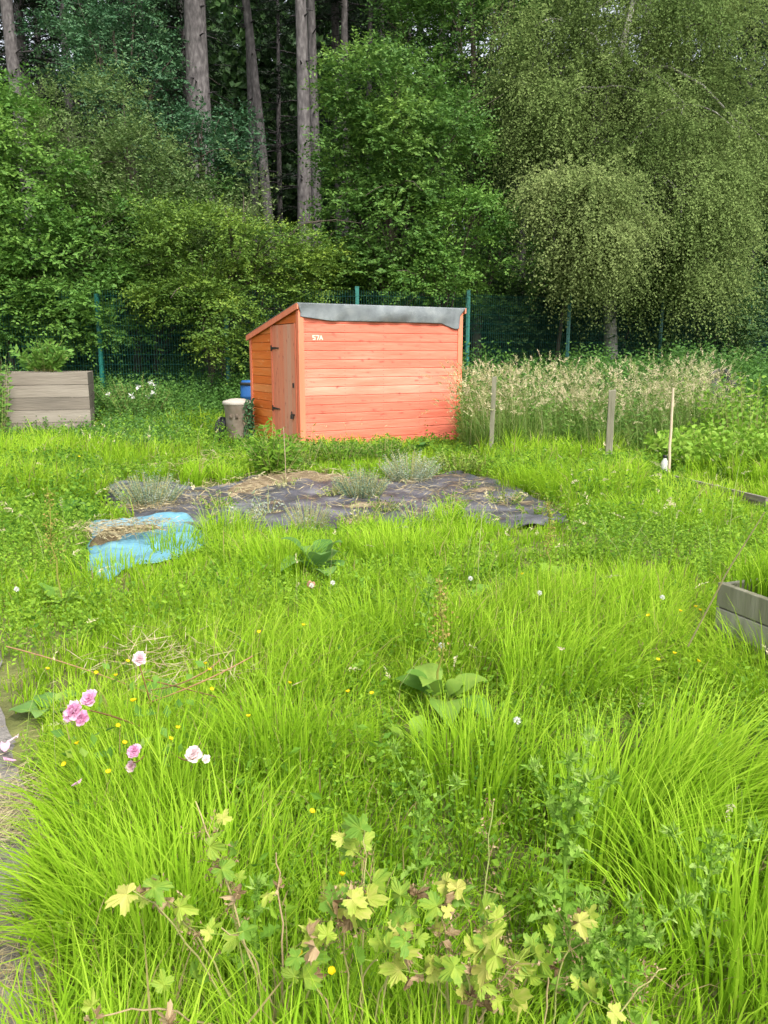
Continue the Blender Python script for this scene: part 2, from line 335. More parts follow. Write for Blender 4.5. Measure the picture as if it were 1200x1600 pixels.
mound('soil', [(150, 842), (220, 836), (262, 838)], [(140, 862), (200, 854), (270, 850)], .05, 'debris', .05)

# ------------------------------------------------------------------ shed
F0 = G(472, 707); A_ = math.radians(29)
SH = thing('garden_shed', 'salmon pink and orange timber shed with sloping felt roof', 'shed', (F0[0], F0[1], 0), A_)
SW, SD, ZF, ZR = 2.89, 2.12, 2.20, 1.80
def slope(y): return ZF+(ZR-ZF)*y/SD
pr = 4242
def board_profile(z0, z1, o):   # outward offset o, shiplap shape (offset, z)
    return [(0, z0), (o-.004, z0+.001), (o, z0+.006), (o, z1-.014), (o-.011, z1-.002), (0, z1-.002)]
def wall(axis, length, place, name, m, z_top, o=.02, z_start=.04, skip=None, seed=1):
    rr = random.Random(seed); mb = MB(); z = z_start; k = 0
    while z < z_top-.02:
        z1 = min(z+.136, z_top); t = .48+rr.uniform(-.2, .24)
        pf = board_profile(z, z1, o)
        cuts = [0, length] if skip is None else skip(z, z1)
        for a, b in zip(cuts[::2], cuts[1::2]):
            mb.prism([place(a, q, zz) for q, zz in pf], [place(b, q, zz) for q, zz in pf], t)
        z = z1; k += 1
        if seed == 4:
            for x in (.09, .74, 1.42, 2.1, 2.8):
                for dz in (.035, .10):
                    if z+dz < z_top-.16: mb.box(x-.004, x+.004, -.0215, -.019, z+dz-.004, z+dz+.004, .5, 1)
    return mb.build(name, [m, 'darkmetal'], SH)
# front wall: outward is -y
wall('x', SW, lambda a, q, z: (a, -q, z), 'front_wall', 'pinkwood', ZF-.02, skip=lambda z0, z1: [.05, SW-.05], seed=4)
# side wall (left, outward -x): planks to the rear of the door, sloping top
def side(name, xf, sgn, m, ycuts, seed):
    rr = random.Random(seed); mb = MB(); z = .04
    while z < ZF-.03:
        z1 = z+.136; t = .5+rr.uniform(-.33, .33); a, b = ycuts(z, z1)
        ymax = (ZF-z-.01)/(ZF-ZR)*SD            # where the roof line meets this board's bottom
        b2 = min(b, ymax)
        if b2-a > .03:
            def pf(y):
                zt = min(z1, slope(y)-.01)
                return [(xf, y, z), (xf+sgn*.016, y, z+.001), (xf+sgn*.02, y, z+min(.006, (zt-z)*.3)), (xf+sgn*.02, y, max(zt-.014, z+(zt-z)*.6)), (xf+sgn*.009, y, zt-(zt-z)*.02-.0005), (xf, y, zt)]
            ys = sorted(set([a, b2]+([min(max((ZF-z1-.01)/(ZF-ZR)*SD, a), b2)])))
            for p, q in zip(ys[:-1], ys[1:]): mb.prism(pf(p), pf(q), t)
        z = z1
    return mb.build(name, m, SH)
DY0, DY1, DZ = .10, 1.06, 1.944
side('side_wall', 0, -1, 'orangewood', lambda z0, z1: (.05, SD-.05) if z0 > DZ-.02 else (DY1, SD-.05), 8)
side('side_wall', SW, 1, 'orangewood', lambda z0, z1: (.05, SD-.05), 9)
wall('x', SW, lambda a, q, z: (a, SD+q, z), 'rear_wall', 'orangewood', ZR-.02, skip=lambda z0, z1: [.05, SW-.05], seed=5)
mb = MB(); mb.prism([(.01, .01, .03), (SW-.01, .01, .03), (SW-.01, SD-.01, .03), (.01, SD-.01, .03)], [(.01, .01, ZF-.05), (SW-.01, .01, ZF-.05), (SW-.01, SD-.01, ZR-.05), (.01, SD-.01, ZR-.05)], .1)
mb.build('lining', 'greywood', SH)
for (x, y, h) in ((0, 0, ZF), (SW, 0, ZF), (0, SD, ZR), (SW, SD, ZR)):
    mb = MB(); sx = -1 if x == 0 else 1; sy = -1 if y == 0 else 1
    mb.box(min(x-sx*.055, x+sx*.034), max(x-sx*.055, x+sx*.034), min(y+sy*.0205, y+sy*.036), max(y+sy*.0205, y+sy*.036), .02, h-.02, .55)
    mb.box(min(x+sx*.0205, x+sx*.034), max(x+sx*.0205, x+sx*.034), min(y-sy*.055, y+sy*.0203), max(y-sy*.055, y+sy*.0203), .02, h-.025, .5)
    mb.build('corner_trim', 'trimwood', SH)
# door of vertical boards
dr = MB(); rr = random.Random(2)
for k in range(6):
    y0 = DY0+.02+k*(DY1-DY0-.03)/6; y1 = y0+(DY1-DY0-.03)/6-.004
    dr.box(-.034, -.006, y0, y1, .06, DZ-.01, [.35, .55, .5, .75, .95, .6][5-k])
door = dr.build('door', 'doorwood', SH)
for ya, yb in ((DY0-.03, DY0+.018), (DY1-.012, DY1+.05)):
    mb = MB(); mb.box(-.042, -.0345, ya, yb, .05, DZ, .4); mb.build('door_jamb', 'trimwood', SH)
for hz in (1.58, .62):
    mb = MB(); mb.prism([(-.052, DY1+.03, hz-.045), (-.052, DY1-.01, hz-.045), (-.052, DY1-.01, hz-.02), (-.052, DY1-.30, hz-.008), (-.052, DY1-.30, hz+.008), (-.052, DY1-.01, hz+.02), (-.052, DY1-.01, hz+.045), (-.052, DY1+.03, hz+.045)],
             [(-.0425, DY1+.03, hz-.045), (-.0425, DY1-.01, hz-.045), (-.0425, DY1-.01, hz-.02), (-.0425, DY1-.30, hz-.008), (-.0425, DY1-.30, hz+.008), (-.0425, DY1-.01, hz+.02), (-.0425, DY1-.01, hz+.045), (-.0425, DY1+.03, hz+.045)])
    h_ = mb.build('hinge', 'darkmetal', door)
mb = MB(); mb.box(-.05, -.0345, .17, .30, .55, .575); mb.box(-.075, -.05, .20, .26, .50, .56); mb.tube([(-.062, .21, .56), (-.062, .213, .60), (-.062, .23, .615), (-.062, .247, .60), (-.062, .25, .56)], .006, 6)
mb.build('padlock', 'darkmetal', door)
mb = MB(); mb.box(-.05, -.0345, .17, .21, .98, 1.05); mb.build('latch', 'darkmetal', door)
# number in cream strokes: 57A
def stroke(mb, p, q, wd, y=-.0245, th=.004):
    p = np.array(p, float); q = np.array(q, float); d = q-p; L = np.hypot(*d); d /= L; n = np.array([-d[1], d[0]])*wd/2; p = p-d*wd*.3; q = q+d*wd*.3
    c = [p+n, q+n, q-n, p-n]; mb.prism([(a[0], y, a[1]) for a in c], [(a[0], y+th, a[1]) for a in c])
x0, z0, h, wd = .205, 1.70, .058, .015
for k, segs in enumerate(([((.05, 1), (.0, 1)), ((0, 1), (0, .55)), ((0, .55), (.045, .5)), ((.045, .5), (.045, .05)), ((.045, .02), (0, 0))],
                          [((0, 1), (.055, 1)), ((.055, 1), (.025, 0))],
                          [((0, 0), (.03, 1)), ((.03, 1), (.06, 0)), ((.012, .35), (.048, .35))])):
    mb = MB()
    for j, (a, b) in enumerate(segs): stroke(mb, (x0+k*.056+a[0]*.78, z0+a[1]*h), (x0+k*.056+b[0]*.78, z0+b[1]*h), wd, y=-.0245-j*.0006)
    if k == 0: LT = mb
    else: LT.V += mb.V; LT.T += mb.T; [LT.F.setdefault(q, []).extend([(f+LT.n, mi) for f, mi in v]) for q, v in mb.F.items()]; LT.n += mb.n
LT.build('plot_number', 'cream', SH)
# roof board, barge boards, felt
mb = MB(); OX, OF, OR = .045, .07, .10
def rz_(y, e=0): return slope(y)+e
mb.prism([(-OX, -OF, rz_(-OF, -.012)), (SW+OX, -OF, rz_(-OF, -.012)), (SW+OX, SD+OR, rz_(SD+OR, -.012)), (-OX, SD+OR, rz_(SD+OR, -.012))],
         [(-OX, -OF, rz_(-OF, .010)), (SW+OX, -OF, rz_(-OF, .010)), (SW+OX, SD+OR, rz_(SD+OR, .010)), (-OX, SD+OR, rz_(SD+OR, .010))])
roof = mb.build('roof', 'greywood', SH)
for xs in (-OX-.022, SW+OX+.002):
    mb = MB(); a = [(xs, -OF-.01, rz_(-OF, -.07)), (xs+.02, -OF-.01, rz_(-OF, -.07)), (xs+.02, -OF-.01, rz_(-OF, .018)), (xs, -OF-.01, rz_(-OF, .018))]
    b = [(xs, SD+OR, rz_(SD+OR, -.07)), (xs+.02, SD+OR, rz_(SD+OR, -.07)), (xs+.02, SD+OR, rz_(SD+OR, .018)), (xs, SD+OR, rz_(SD+OR, .018))]
    mb.prism(a, b, .6); mb.build('barge_board', 'trimwood', roof)
nu, nv = 120, 34
U = np.linspace(-OX-.03, SW+OX+.015, nu)
low = .262+.008*np.sin(U*1.1+3.4)+.002*np.sin(U*5)+np.clip((U-2.50)/.25, 0, 1)*.08-np.clip((U-2.83)/.08, 0, 1)*.10-.06*np.clip(1-U/.5, 0, 1)
T = np.linspace(0, 1, nv); V = []
for i, x in enumerate(U):
    xa = np.clip(x, -OX-.025, SW+OX+.025)
    for j, t in enumerate(T):
        if t < .35:
            y = SD+OR-(SD+OR+OF+.012)*t/.35; V.append((xa, y, rz_(y, .024)+.006*math.sin(x*7)*math.sin(y*5)))
        else:
            q = (t-.35)/.65; z = rz_(-OF, .02)-low[i]*q
            yy = -OF-.012-.012*math.sin(q*3)+(.032*q**1.5)+.016*math.sin(x*6.5+q*3)*q*(1-q*.3)+.010*math.sin(x*17+2*q)*q+.022*math.sin(x*2.2+1)*math.sin(q*PI)
            xx = xa if 0 < x < SW-.03 else xa+(np.clip(xa, .0, SW-.045)-xa)*min(1, q*1.6)
            V.append((xx, min(yy, -.024-.012), z))
mb = MB(); i = (np.arange(nu-1)[:, None]*nv+np.arange(nv-1)[None, :]).ravel(); mb.add(V, np.stack([i, i+nv, i+nv+1, i+1], 1), .5)
fe = mb.build('roofing_felt', 'felt', roof, True); s_ = fe.modifiers.new('t', 'SOLIDIFY'); s_.thickness = .004; s_.offset = 0

# ------------------------------------------------------------------ fence
FP = [D(-330, 480, 16.9)[:2], D(-90, 480, 16.6)[:2], D(152, 480, 16.9)[:2], D(352, 470, 16.9)[:2], D(558, 458, 17.0)[:2], D(732, 463, 17.9)[:2], D(890, 470, 19.2)[:2], D(1035, 478, 20.8)[:2], D(1172, 486, 22.6)[:2], D(1310, 490, 24.5)[:2]]
fence = thing('mesh_fence', 'tall green wire mesh fence running along the edge of the wood', 'fence', (0, 0, 0))
FTOP = 2.85
def fz(p): return float(gz(p[0], p[1]))
for k, p in enumerate(FP):
    mb = MB(); z0 = fz(p); zt = FTOP if k > 3 else 2.7
    mb.box(p[0]-.04, p[0]+.04, p[1]-.03, p[1]+.03, z0-.1, zt, .5); mb.box(p[0]-.044, p[0]+.044, p[1]-.034, p[1]+.034, zt, zt+.02, .3)
    mb.build('post', 'greenmetal', fence)
for a, b in zip(FP[:-1], FP[1:]):
    mb = MB(); a = np.array(a); b = np.array(b); L = np.linalg.norm(b-a); n = int(L/.055); d = (b-a)/L; zt = FTOP-.06
    z0 = min(fz(a), fz(b)); off = np.array([-d[1], d[0]])*-.036
    t = (np.arange(n)+.5)/n; c = a+(b-a)*t[:, None]+off; r = .0023
    q = np.array([(-r, -r), (r, -r), (r, r), (-r, r)])
    V = np.concatenate([np.concatenate([c[:, None]+q, np.full((n, 4, 1), z0)], -1), np.concatenate([c[:, None]+q, np.full((n, 4, 1), zt)], -1)], 1)
    F = np.array([(0, 1, 5, 4), (1, 2, 6, 5), (2, 3, 7, 6), (3, 0, 4, 7)]); mb.add(V, (F[None]+np.arange(n)[:, None, None]*8).reshape(-1, 4), .5)
    for z in np.arange(z0+.05, zt, .2):
        p, q2 = a+off*1.25, b+off*1.25
        mb.tube([(p[0], p[1], z), (q2[0], q2[1], z)], 0.0030, 4)
    mb.build('mesh_panel', 'fencewire', fence)

# ------------------------------------------------------------------ trees
def tree(name, label, cat, base, blobs, leaf, bark, tr, cl, spr, K, L, W, group=None, top=None, nl=14, **kw):
    base = np.array([base[0], base[1], float(gz(base[0], base[1]))-.05]); r = thing(name, label, cat, base, 0, group)
    cm = MB(); cc = crown(cm, [(np.array(c)-base, q) for c, q in blobs], cl, spr, K, L, W, **kw)
    tm = MB(); top = np.array(top)-base if top is not None else cc.mean(0)+np.array([0, 0, .5])
    n = 9; t = np.linspace(0, 1, n)[:, None]; tp_ = top*t; tp_[:, :2] += .12*np.sin(t*4+base[0])*t*(1-t)*2
    tm.tube(tp_, tr*(1-.72*t[:, 0])*(1+.35*np.exp(-t[:, 0]*14)), 10, .5, jit=.04)
    sel = cc[rg.permutation(len(cc))[:nl]]
    for c in sel[:nl//2+2]:
        f = rg.uniform(.25, .95)*min(1, max(.3, c[2]/max(top[2], .5))); s = top*f; li = limb(s, c, 7)
        tm.tube(li, np.linspace(tr*(1-.7*f)*.5, .012, 7), 6, .5)
        for _ in range(3):
            k = rg.integers(2, 6); e = c+rg.normal(0, .45, 3); tm.tube(limb(li[k], e, 5), np.linspace(.02, .005, 5), 4, .5)
    tm.build('trunk', bark, r, True); cm.build('crown', leaf, r)
    return r
Q = dict
tree('leafy_shrub', 'big bright green leafy shrub overhanging the fence behind the timber planter', 'shrub', D(30, 600, 18.0)[:2],
     [blob(30, 320, 17.8, 95, 105), blob(60, 510, 17.0, 80, 35), blob(190, 480, 17.6, 50, 45), blob(100, 430, 17.6, 70, 70), blob(-20, 190, 18, 60, 70), blob(-70, 420, 17.6, 90, 100), blob(160, 390, 18, 50, 70), blob(20, 460, 17.3, 80, 45), blob(95, 480, 16.8, 50, 22), blob(-150, 300, 18, 90, 120)],
     'elder', 'barkdark', .09, 20, 15, 9, .125, .065, tint=.6, cr=.5, flat=.6, gap=.15)
tree('sallow_shrub', 'grey green sallow with upright pale twigs below the thick conifer trunk', 'shrub', D(210, 600, 19.5)[:2],
     [blob(150, 200, 19.5, 75, 55), blob(200, 290, 19.2, 80, 70), blob(110, 270, 19, 60, 60), blob(355, 310, 19, 50, 50), blob(385, 365, 18.6, 40, 30), blob(280, 310, 19, 60, 60), blob(250, 400, 18.6, 90, 60), blob(200, 440, 18.3, 80, 30)],
     'sallow', 'barkdark', .10, 22, 13, 9, .11, .042, tint=.5, upb=.9, flat=1.0, ln=.5, droop=-.05, cr=.42)
tree('holly_tree', 'dark glossy broadleaved tree between the first two conifer trunks', 'tree', D(230, 600, 22.5)[:2],
     [blob(190, 90, 22.5, 70, 55), blob(115, 70, 23, 55, 45), blob(215, 150, 21.8, 50, 50), blob(215, 10, 23, 40, 50)],
     'holly', 'barkdark', .14, 24, 9, 8, .12, .06, tint=.6, cr=.5, gap=.1)
tree('holly_tree', 'rounded dark bluish tree low in front of the thickest conifer trunk', 'tree', D(350, 600, 20.3)[:2],
     [blob(340, 215, 20.3, 55, 34), blob(300, 240, 20, 50, 45), blob(362, 245, 20.5, 25, 28), blob(255, 205, 20.6, 40, 30)],
     'holly', 'barkdark', .1, 30, 9, 8, .11, .055, tint=.5, cr=.4, gap=.2)
tree('hawthorn_tree', 'yellow green hawthorn spreading in tiers left of the shed', 'tree', D(318, 600, 17.9)[:2],
     [blob(330, 385, 17.3, 95, 42), blob(275, 350, 17.5, 45, 26), blob(440, 400, 17.5, 80, 45), blob(380, 455, 17.2, 100, 35), blob(490, 435, 17.8, 45, 35), blob(290, 465, 17.0, 60, 26), blob(345, 505, 16.5, 48, 40), blob(372, 545, 16.6, 18, 24)],
     'haw', 'barkdark', .085, 38, 14, 9, .085, .05, tint=.5, cr=.36, flat=.4, gap=.3, nl=26)
tree('hazel_tree', 'fresh green hazel rising behind the shed right of the paired trunks', 'tree', D(600, 600, 18.8)[:2],
     [blob(590, 150, 18.6, 75, 55), blob(562, 235, 18.6, 50, 60), blob(640, 230, 18.6, 75, 70), blob(555, 335, 18.6, 42, 50), blob(620, 350, 18.4, 75, 60), blob(700, 230, 19, 45, 60), blob(590, 430, 18.6, 70, 40), blob(525, 430, 19, 32, 36)],
     'hazel', 'barkdark', .11, 19, 17, 9, .115, .065, tint=.5, cr=.5, flat=.6, gap=.15, nl=24)
tree('young_maple', 'low bright green maple just above the right end of the shed roof', 'tree', D(700, 600, 18.4)[:2],
     [blob(735, 345, 18.2, 55, 35), blob(725, 415, 18.0, 60, 38), blob(650, 445, 18.2, 55, 32), blob(690, 380, 18.2, 40, 30)],
     'elder', 'barkdark', .06, 46, 9, 9, .09, .06, tint=.62, cr=.32, flat=.4, gap=.35)
tree('tall_beech', 'tall dark leafy tree between the hazel and the weeping birch', 'tree', D(745, 600, 22)[:2],
     [blob(740, 40, 22, 85, 80), blob(690, -60, 22.5, 90, 80), blob(760, 150, 22, 60, 70), blob(720, 250, 22.5, 50, 60), blob(780, 300, 22.5, 55, 60), blob(830, -60, 22.5, 90, 80), blob(640, 60, 23, 50, 70)],
     'hazel', 'barkdark', .16, 22, 9, 8, .12, .06, tint=.38, cr=.5, gap=.15, nl=24)
tree('dark_tree', 'dense dark tree at the right edge beyond the birch', 'tree', D(1230, 600, 25)[:2],
     [blob(1220, 60, 25, 90, 120), blob(1240, 250, 25, 70, 110), blob(1180, 420, 25, 90, 70), blob(1090, 470, 26, 90, 50)],
     'darkleaf', 'barkdark', .18, 18, 9, 8, .13, .07, tint=.6, cr=.5)

tree('elder_bush', 'dark green bush filling the gap below the grey green sallow', 'bush', D(240, 600, 20)[:2],
     [blob(230, 400, 19.4, 80, 80), blob(330, 340, 20, 55, 50), blob(150, 330, 19.6, 60, 60), blob(290, 455, 18.8, 50, 36)], 'hazel', 'barkdark', .08, 20, 13, 8, .12, .065, tint=.38, cr=.5, gap=.1)
tree('elder_bush', 'shaded green bush low behind the shed and the fence post', 'bush', D(560, 600, 20.4)[:2],
     [blob(515, 440, 20.4, 40, 36), blob(560, 470, 20, 70, 45), blob(660, 480, 20, 80, 45), blob(770, 420, 20.5, 55, 60), blob(415, 425, 20, 32, 28)], 'hazel', 'barkdark', .08, 18, 13, 8, .12, .065, tint=.3, cr=.5, gap=.1)
def birch(label, base, tops, trunk_pts, tr, strands, L, W, lnr, K, tint):
    """weeping crown: hanging strands let down from arching limbs"""
    b = np.array([base[0], base[1], float(gz(*base))-.05]); r = thing('birch_tree', label, 'birch', b, 0)
    tm = MB(); tp_ = np.array(trunk_pts)-b; tm.tube(np.vstack([[0, 0, 0], tp_]), np.linspace(tr, tr*.3, len(tp_)+1), 10, .5, jit=.05)
    cm = MB()
    for (c, q, n) in tops:
        c = np.array(c)-b; q = np.array(q)
        s = tp_[np.argmin(np.linalg.norm(tp_-c, axis=1))]
        tm.tube(limb(s, c+[0, 0, q[2]*.3], 8, .2), np.linspace(tr*.35, .02, 8), 6, .45)
        m = int(n*strands*.5); u = rdir(m); u[:, 2] = np.abs(u[:, 2])**.8*np.where(rg.random(m) < .25, -.5, 1)
        nb = max(5, m//150); an = c+rdir(nb)*q*rg.uniform(.45, 1.05, (nb, 1))       # strands hang in bunches
        ai = rg.integers(0, nb, m)
        p = np.where(rg.random((m, 1)) < .93, an[ai]+rg.normal(0, .27, (m, 3))*[1, 1, .8]*rg.uniform(.5, 1.4, nb)[ai][:, None], c+u*q*rg.uniform(.6, 1.05, (m, 1)))
        for e in an[:14]: tm.tube(limb(c+[0, 0, q[2]*.3], e, 6, .12), np.linspace(.028, .006, 6), 4, .35)
        out = (p-c)/q; d = nrm(out*np.array([.55, .55, .15])+np.array([0, 0, -.05])+rg.normal(0, .35, p.shape))
        nn = nrm(rg.normal(0, .5, p.shape)+out*.5+[0, -.5, .6])
        crown(cm, [(tuple(c), q)], 10, 12, 12, L, W, .5, .8, .3, tint, .2, .85, .6)
        sprays(cm, p, d, nn, rg.uniform(*lnr, m), K, L, W, tint+rg.normal(0, .14, nb)[ai]+rg.normal(0, .05, m), droop=.75, spread=.55, jit=.6, tj=.07, taper=.1, start=.02)
    tm.build('trunk', 'barkbirch' if tr > .1 else 'barkdark', r, True); cm.build('crown', 'birch' if tr > .1 else 'birchpale', r)
    return r
def bl(px, py, y, rx, ry, n): c, q = blob(px, py, y, rx, ry); return (c, q, n)
birch('large weeping birch filling the upper right above the fence', D(960, 600, 20.5)[:2],
      [bl(880, 60, 20.5, 100, 70, 1.3), bl(1000, 20, 20.5, 110, 70, 1.4), bl(1120, 70, 20.5, 100, 80, 1.4), bl(930, 160, 19.8, 110, 60, 1.4), bl(1070, 190, 19.8, 110, 70, 1.5), bl(840, 180, 20.2, 60, 50, .7),
       bl(1150, 220, 20.2, 70, 80, 1.0), bl(1060, 320, 19.5, 90, 60, 1.2), bl(1130, 340, 20, 55, 70, .8), bl(850, 235, 20.5, 50, 30, .5), bl(1010, -60, 21, 140, 60, 1), bl(960, 240, 20.4, 70, 40, .7), bl(1085, 410, 19.8, 55, 50, .7), bl(1150, -60, 21, 90, 70, .8), bl(968, 445, 19.4, 26, 26, .4)],
      [D(950, 420, 20.6), D(925, 300, 20.6), D(922, 230, 20.6), D(960, 120, 20.6), D(990, 0, 20.6), D(1000, -120, 20.6)], .17, 1500, .066, .043, (.5, 1.25), 15, .5)
birch('smaller drooping birch hanging over the fence in front of the large birch', D(862, 600, 20.6)[:2],
      [bl(888, 292, 17.9, 40, 12, .8), bl(945, 306, 17.6, 32, 14, .7), bl(862, 338, 17.8, 16, 22, .35), bl(930, 380, 17.5, 26, 36, .6), bl(985, 345, 18.2, 18, 18, .3), bl(900, 372, 17.8, 34, 30, .7), bl(882, 408, 18.2, 18, 18, .25), bl(930, 412, 18.2, 20, 18, .25)],
      [D(880, 480, 19.8), D(900, 380, 18.8), D(905, 290, 18.4)], .055, 1600, .066, .043, (.3, .85), 14, .55)

# ---- the conifers
def conifer_mesh(H, r0, crown_from, nb, seed, lean=(0, 0), low=0):
    rr = np.random.default_rng(seed); tm = MB(); n = 16; z = np.linspace(0, H, n)
    pts = np.stack([lean[0]*z/H+.05*np.sin(z*.4+seed), lean[1]*z/H+.05*np.sin(z*.3), z], 1)
    tm.tube(pts, r0*(1-.75*z/H)*(1+.3*np.exp(-z*2)), 14, .5, jit=.025)
    for _ in range(46):     # dead stubs and knots
        zz = rr.uniform(.8, crown_from+1); a = rr.uniform(0, 2*PI); c = np.array([np.interp(zz, z, pts[:, 0]), np.interp(zz, z, pts[:, 1]), zz])
        l = rr.choice([.08, .12, .5, 1.1], p=[.45, .3, .17, .08]); d = np.array([math.cos(a), math.sin(a), rr.uniform(-.25, .2)])
        s = c+d*r0*.6; tm.tube(limb(s, s+d*(l+r0*.4), 5, .05), np.linspace(.028 if l < .2 else .022, .008, 5), 5, .1)
    cm = MB()
    for _ in range(nb):
        zz = crown_from+(H-crown_from)*rr.uniform(0, 1)**1.2; a = rr.uniform(0, 2*PI); l = (1-(zz-crown_from)/(H-crown_from+1))*rr.uniform(1.6, 3.2)+.4
        c = np.array([np.interp(zz, z, pts[:, 0]), np.interp(zz, z, pts[:, 1]), zz]); e = c+np.array([math.cos(a)*l, math.sin(a)*l, -.12*l+rr.uniform(-.3, .3)])
        p = limb(c, e, 8, .06); tm.tube(p, np.linspace(.035, .008, 8), 4, .3)
        m = 26; t = rr.uniform(.25, 1, m); q = np.stack([np.interp(t*7, np.arange(8), p[:, k]) for k in range(3)], 1)
        dd = nrm(np.array([math.cos(a), math.sin(a), 0])*.5+rg.normal(0, .7, (m, 3))*[1, 1, .35])
        sprays(cm, q, dd, nrm(np.array([0, 0, 1.])+rg.normal(0, .3, (m, 3))), rg.uniform(.3, .7, m), 7, .2, .05, .5+rg.normal(0, .15, m), .25, .8, .3)
    return tm, cm
def conifer(label, px, w_px, y, H, lean=(0, 0), seed=1, cf=12.5, nb=60, group=None):
    x = D(px, 120, y)[0]; z = float(gz(x, y)); r0 = w_px/2/FPX*y*.9
    r = thing('conifer_tree', label, 'conifer', (x, y, z-.1), 0, group)
    tm, cm = conifer_mesh(H, r0*1.05, cf, nb, seed, lean)
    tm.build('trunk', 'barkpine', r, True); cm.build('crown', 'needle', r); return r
conifer('grey conifer trunk at the far left above the leafy shrubs', 38, 30, 24, 19, (-.5, 0), 1)
conifer('thickest grey conifer trunk standing left of centre', 315, 50, 23, 21, (-.2, 0), 2)
conifer('slender pale conifer trunk right of the thickest one', 400, 17, 27, 18, (-.4, 0), 3, 12.5)
conifer('leaning knotty conifer trunk between the slender one and the pair', 436, 20, 26, 20, (-1.7, 0), 4, 13)
conifer('tall straight conifer trunk, front one of the pair', 468, 27, 22.5, 20, (.1, 0), 5, 13)
conifer('conifer trunk standing close behind the right side of the front one', 487, 20, 24.5, 20, (.1, 0), 6)
conifer('thin conifer trunk between the pair and the reddish trunk', 541, 18, 28, 19, (0, 0), 7)
conifer('narrow reddish brown conifer trunk above the hazel', 578, 14, 30, 19, (0, 0), 8)
# deeper wood: shared shapes
protos = []
for k in range(3):
    r = thing('conifer_tree', 'dark conifer deep in the wood behind the garden', 'conifer', (0, 0, 0), 0, 'conifers deep in the wood')
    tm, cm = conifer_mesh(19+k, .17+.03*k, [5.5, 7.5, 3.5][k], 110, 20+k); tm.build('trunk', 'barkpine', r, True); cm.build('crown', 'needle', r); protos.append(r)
pr_ = random.Random(5); cnt = 0; spots = []
for row, (y0, sp) in enumerate([(27, 3.6), (31, 3.4), (35.5, 3.6), (40, 3.8), (46, 4.2), (53, 4.6)]):
    x = -y0*.62-3
    while x < y0*.62+3:
        spots.append((x+pr_.uniform(-1.1, 1.1), y0+pr_.uniform(-1.6, 1.6))); x += sp
for k, (x, y) in enumerate(spots):
    if (-.27 < x/y < .0 and y < 30) or (-.19 < x/y < -.085 and y < 37): continue
    p = protos[k % 3]
    if k < 3: o = p; o.location = (x, y, float(gz(x, y))-.1)
    else: o = dup(p, (x, y, float(gz(x, y))-.1), pr_.uniform(0, 6.28), pr_.uniform(.85, 1.15))
ush = []
for k in range(2):
    r = thing('understorey_bush', 'dark bush in the shade of the wood', 'bush', (0, 0, 0), 0, 'dark bushes in the wood')
    cm = MB(); cc = crown(cm, [((0, 0, 1.7), (1.5, 1.3, 1.5)), ((.8, .2, 3.1), (1.1, 1.0, 1.2)), ((-.9, 0, 2.6), (1, 1, 1.3)), ((0, .2, .8), (1.6, 1.4, .9))], 20, 9, 7, .15, .08, tint=.5, cr=.5)
    tm = MB(); 
    for c in cc[rg.permutation(len(cc))[:12]]: tm.tube(limb((0, 0, 0), c, 7), np.linspace(.06, .012, 7), 5, .5)
    tm.build('trunk', 'barkdark', r, True); cm.build('crown', 'darkleaf', r); ush.append(r)
k = 0
for y0, sp in ((22.5, 2.8), (26, 3.0), (30, 3.4), (36, 4.0)):
    x = -y0*.6-2
    while x < y0*.6+2:
        xx, yy = x+pr_.uniform(-.8, .8), y0+pr_.uniform(-.8, .8); x += sp
        sc = pr_.uniform(.75, 1.15)
        if -.21 < xx/yy < -.08: sc *= .62
        if k < 2: ush[k].location = (xx, yy, float(gz(xx, yy))-.1)
        else: dup(ush[k % 2], (xx, yy, float(gz(xx, yy))-.1), pr_.uniform(0, 6.28), (sc, sc, sc*pr_.uniform(.8, 1.25)))
        k += 1
# far wood reads as one mass
mb = MB(); n = 120000; x = rg.uniform(-48, 48, n); y = rg.uniform(58, 72, n); z = rg.uniform(0, 1, n)**.9*19+1.2
keep = (np.sin(x*.9)+np.sin(z*.8+x*.31)+np.sin(x*.23-z*.3)) > -1.9
pz = np.stack([x, y, z], 1)[keep]; kites(mb, pz, nrm(rg.normal(size=pz.shape)), nrm(rg.normal(size=pz.shape)+[0, -1, .4]), 1.0, .6, .5+rg.normal(0, .2, len(pz)))
n = 60000; y = rg.uniform(42, 57, n); x = y*rg.uniform(-.36, .02, n); z = rg.uniform(0, 1, n)*21+1
pz = np.stack([x, y, z], 1)[(np.sin(x*1.3)+np.sin(z*.9+x*.5)) > -1.7]; kites(mb, pz, nrm(rg.normal(size=pz.shape)), nrm(rg.normal(size=pz.shape)+[0, -1, .4]), .5, .3, .35+rg.normal(0, .2, len(pz)))
tag(mb.build('distant_woods', 'darkleaf'), 'dark far trees seen between the trunks', 'woods', kind='stuff')

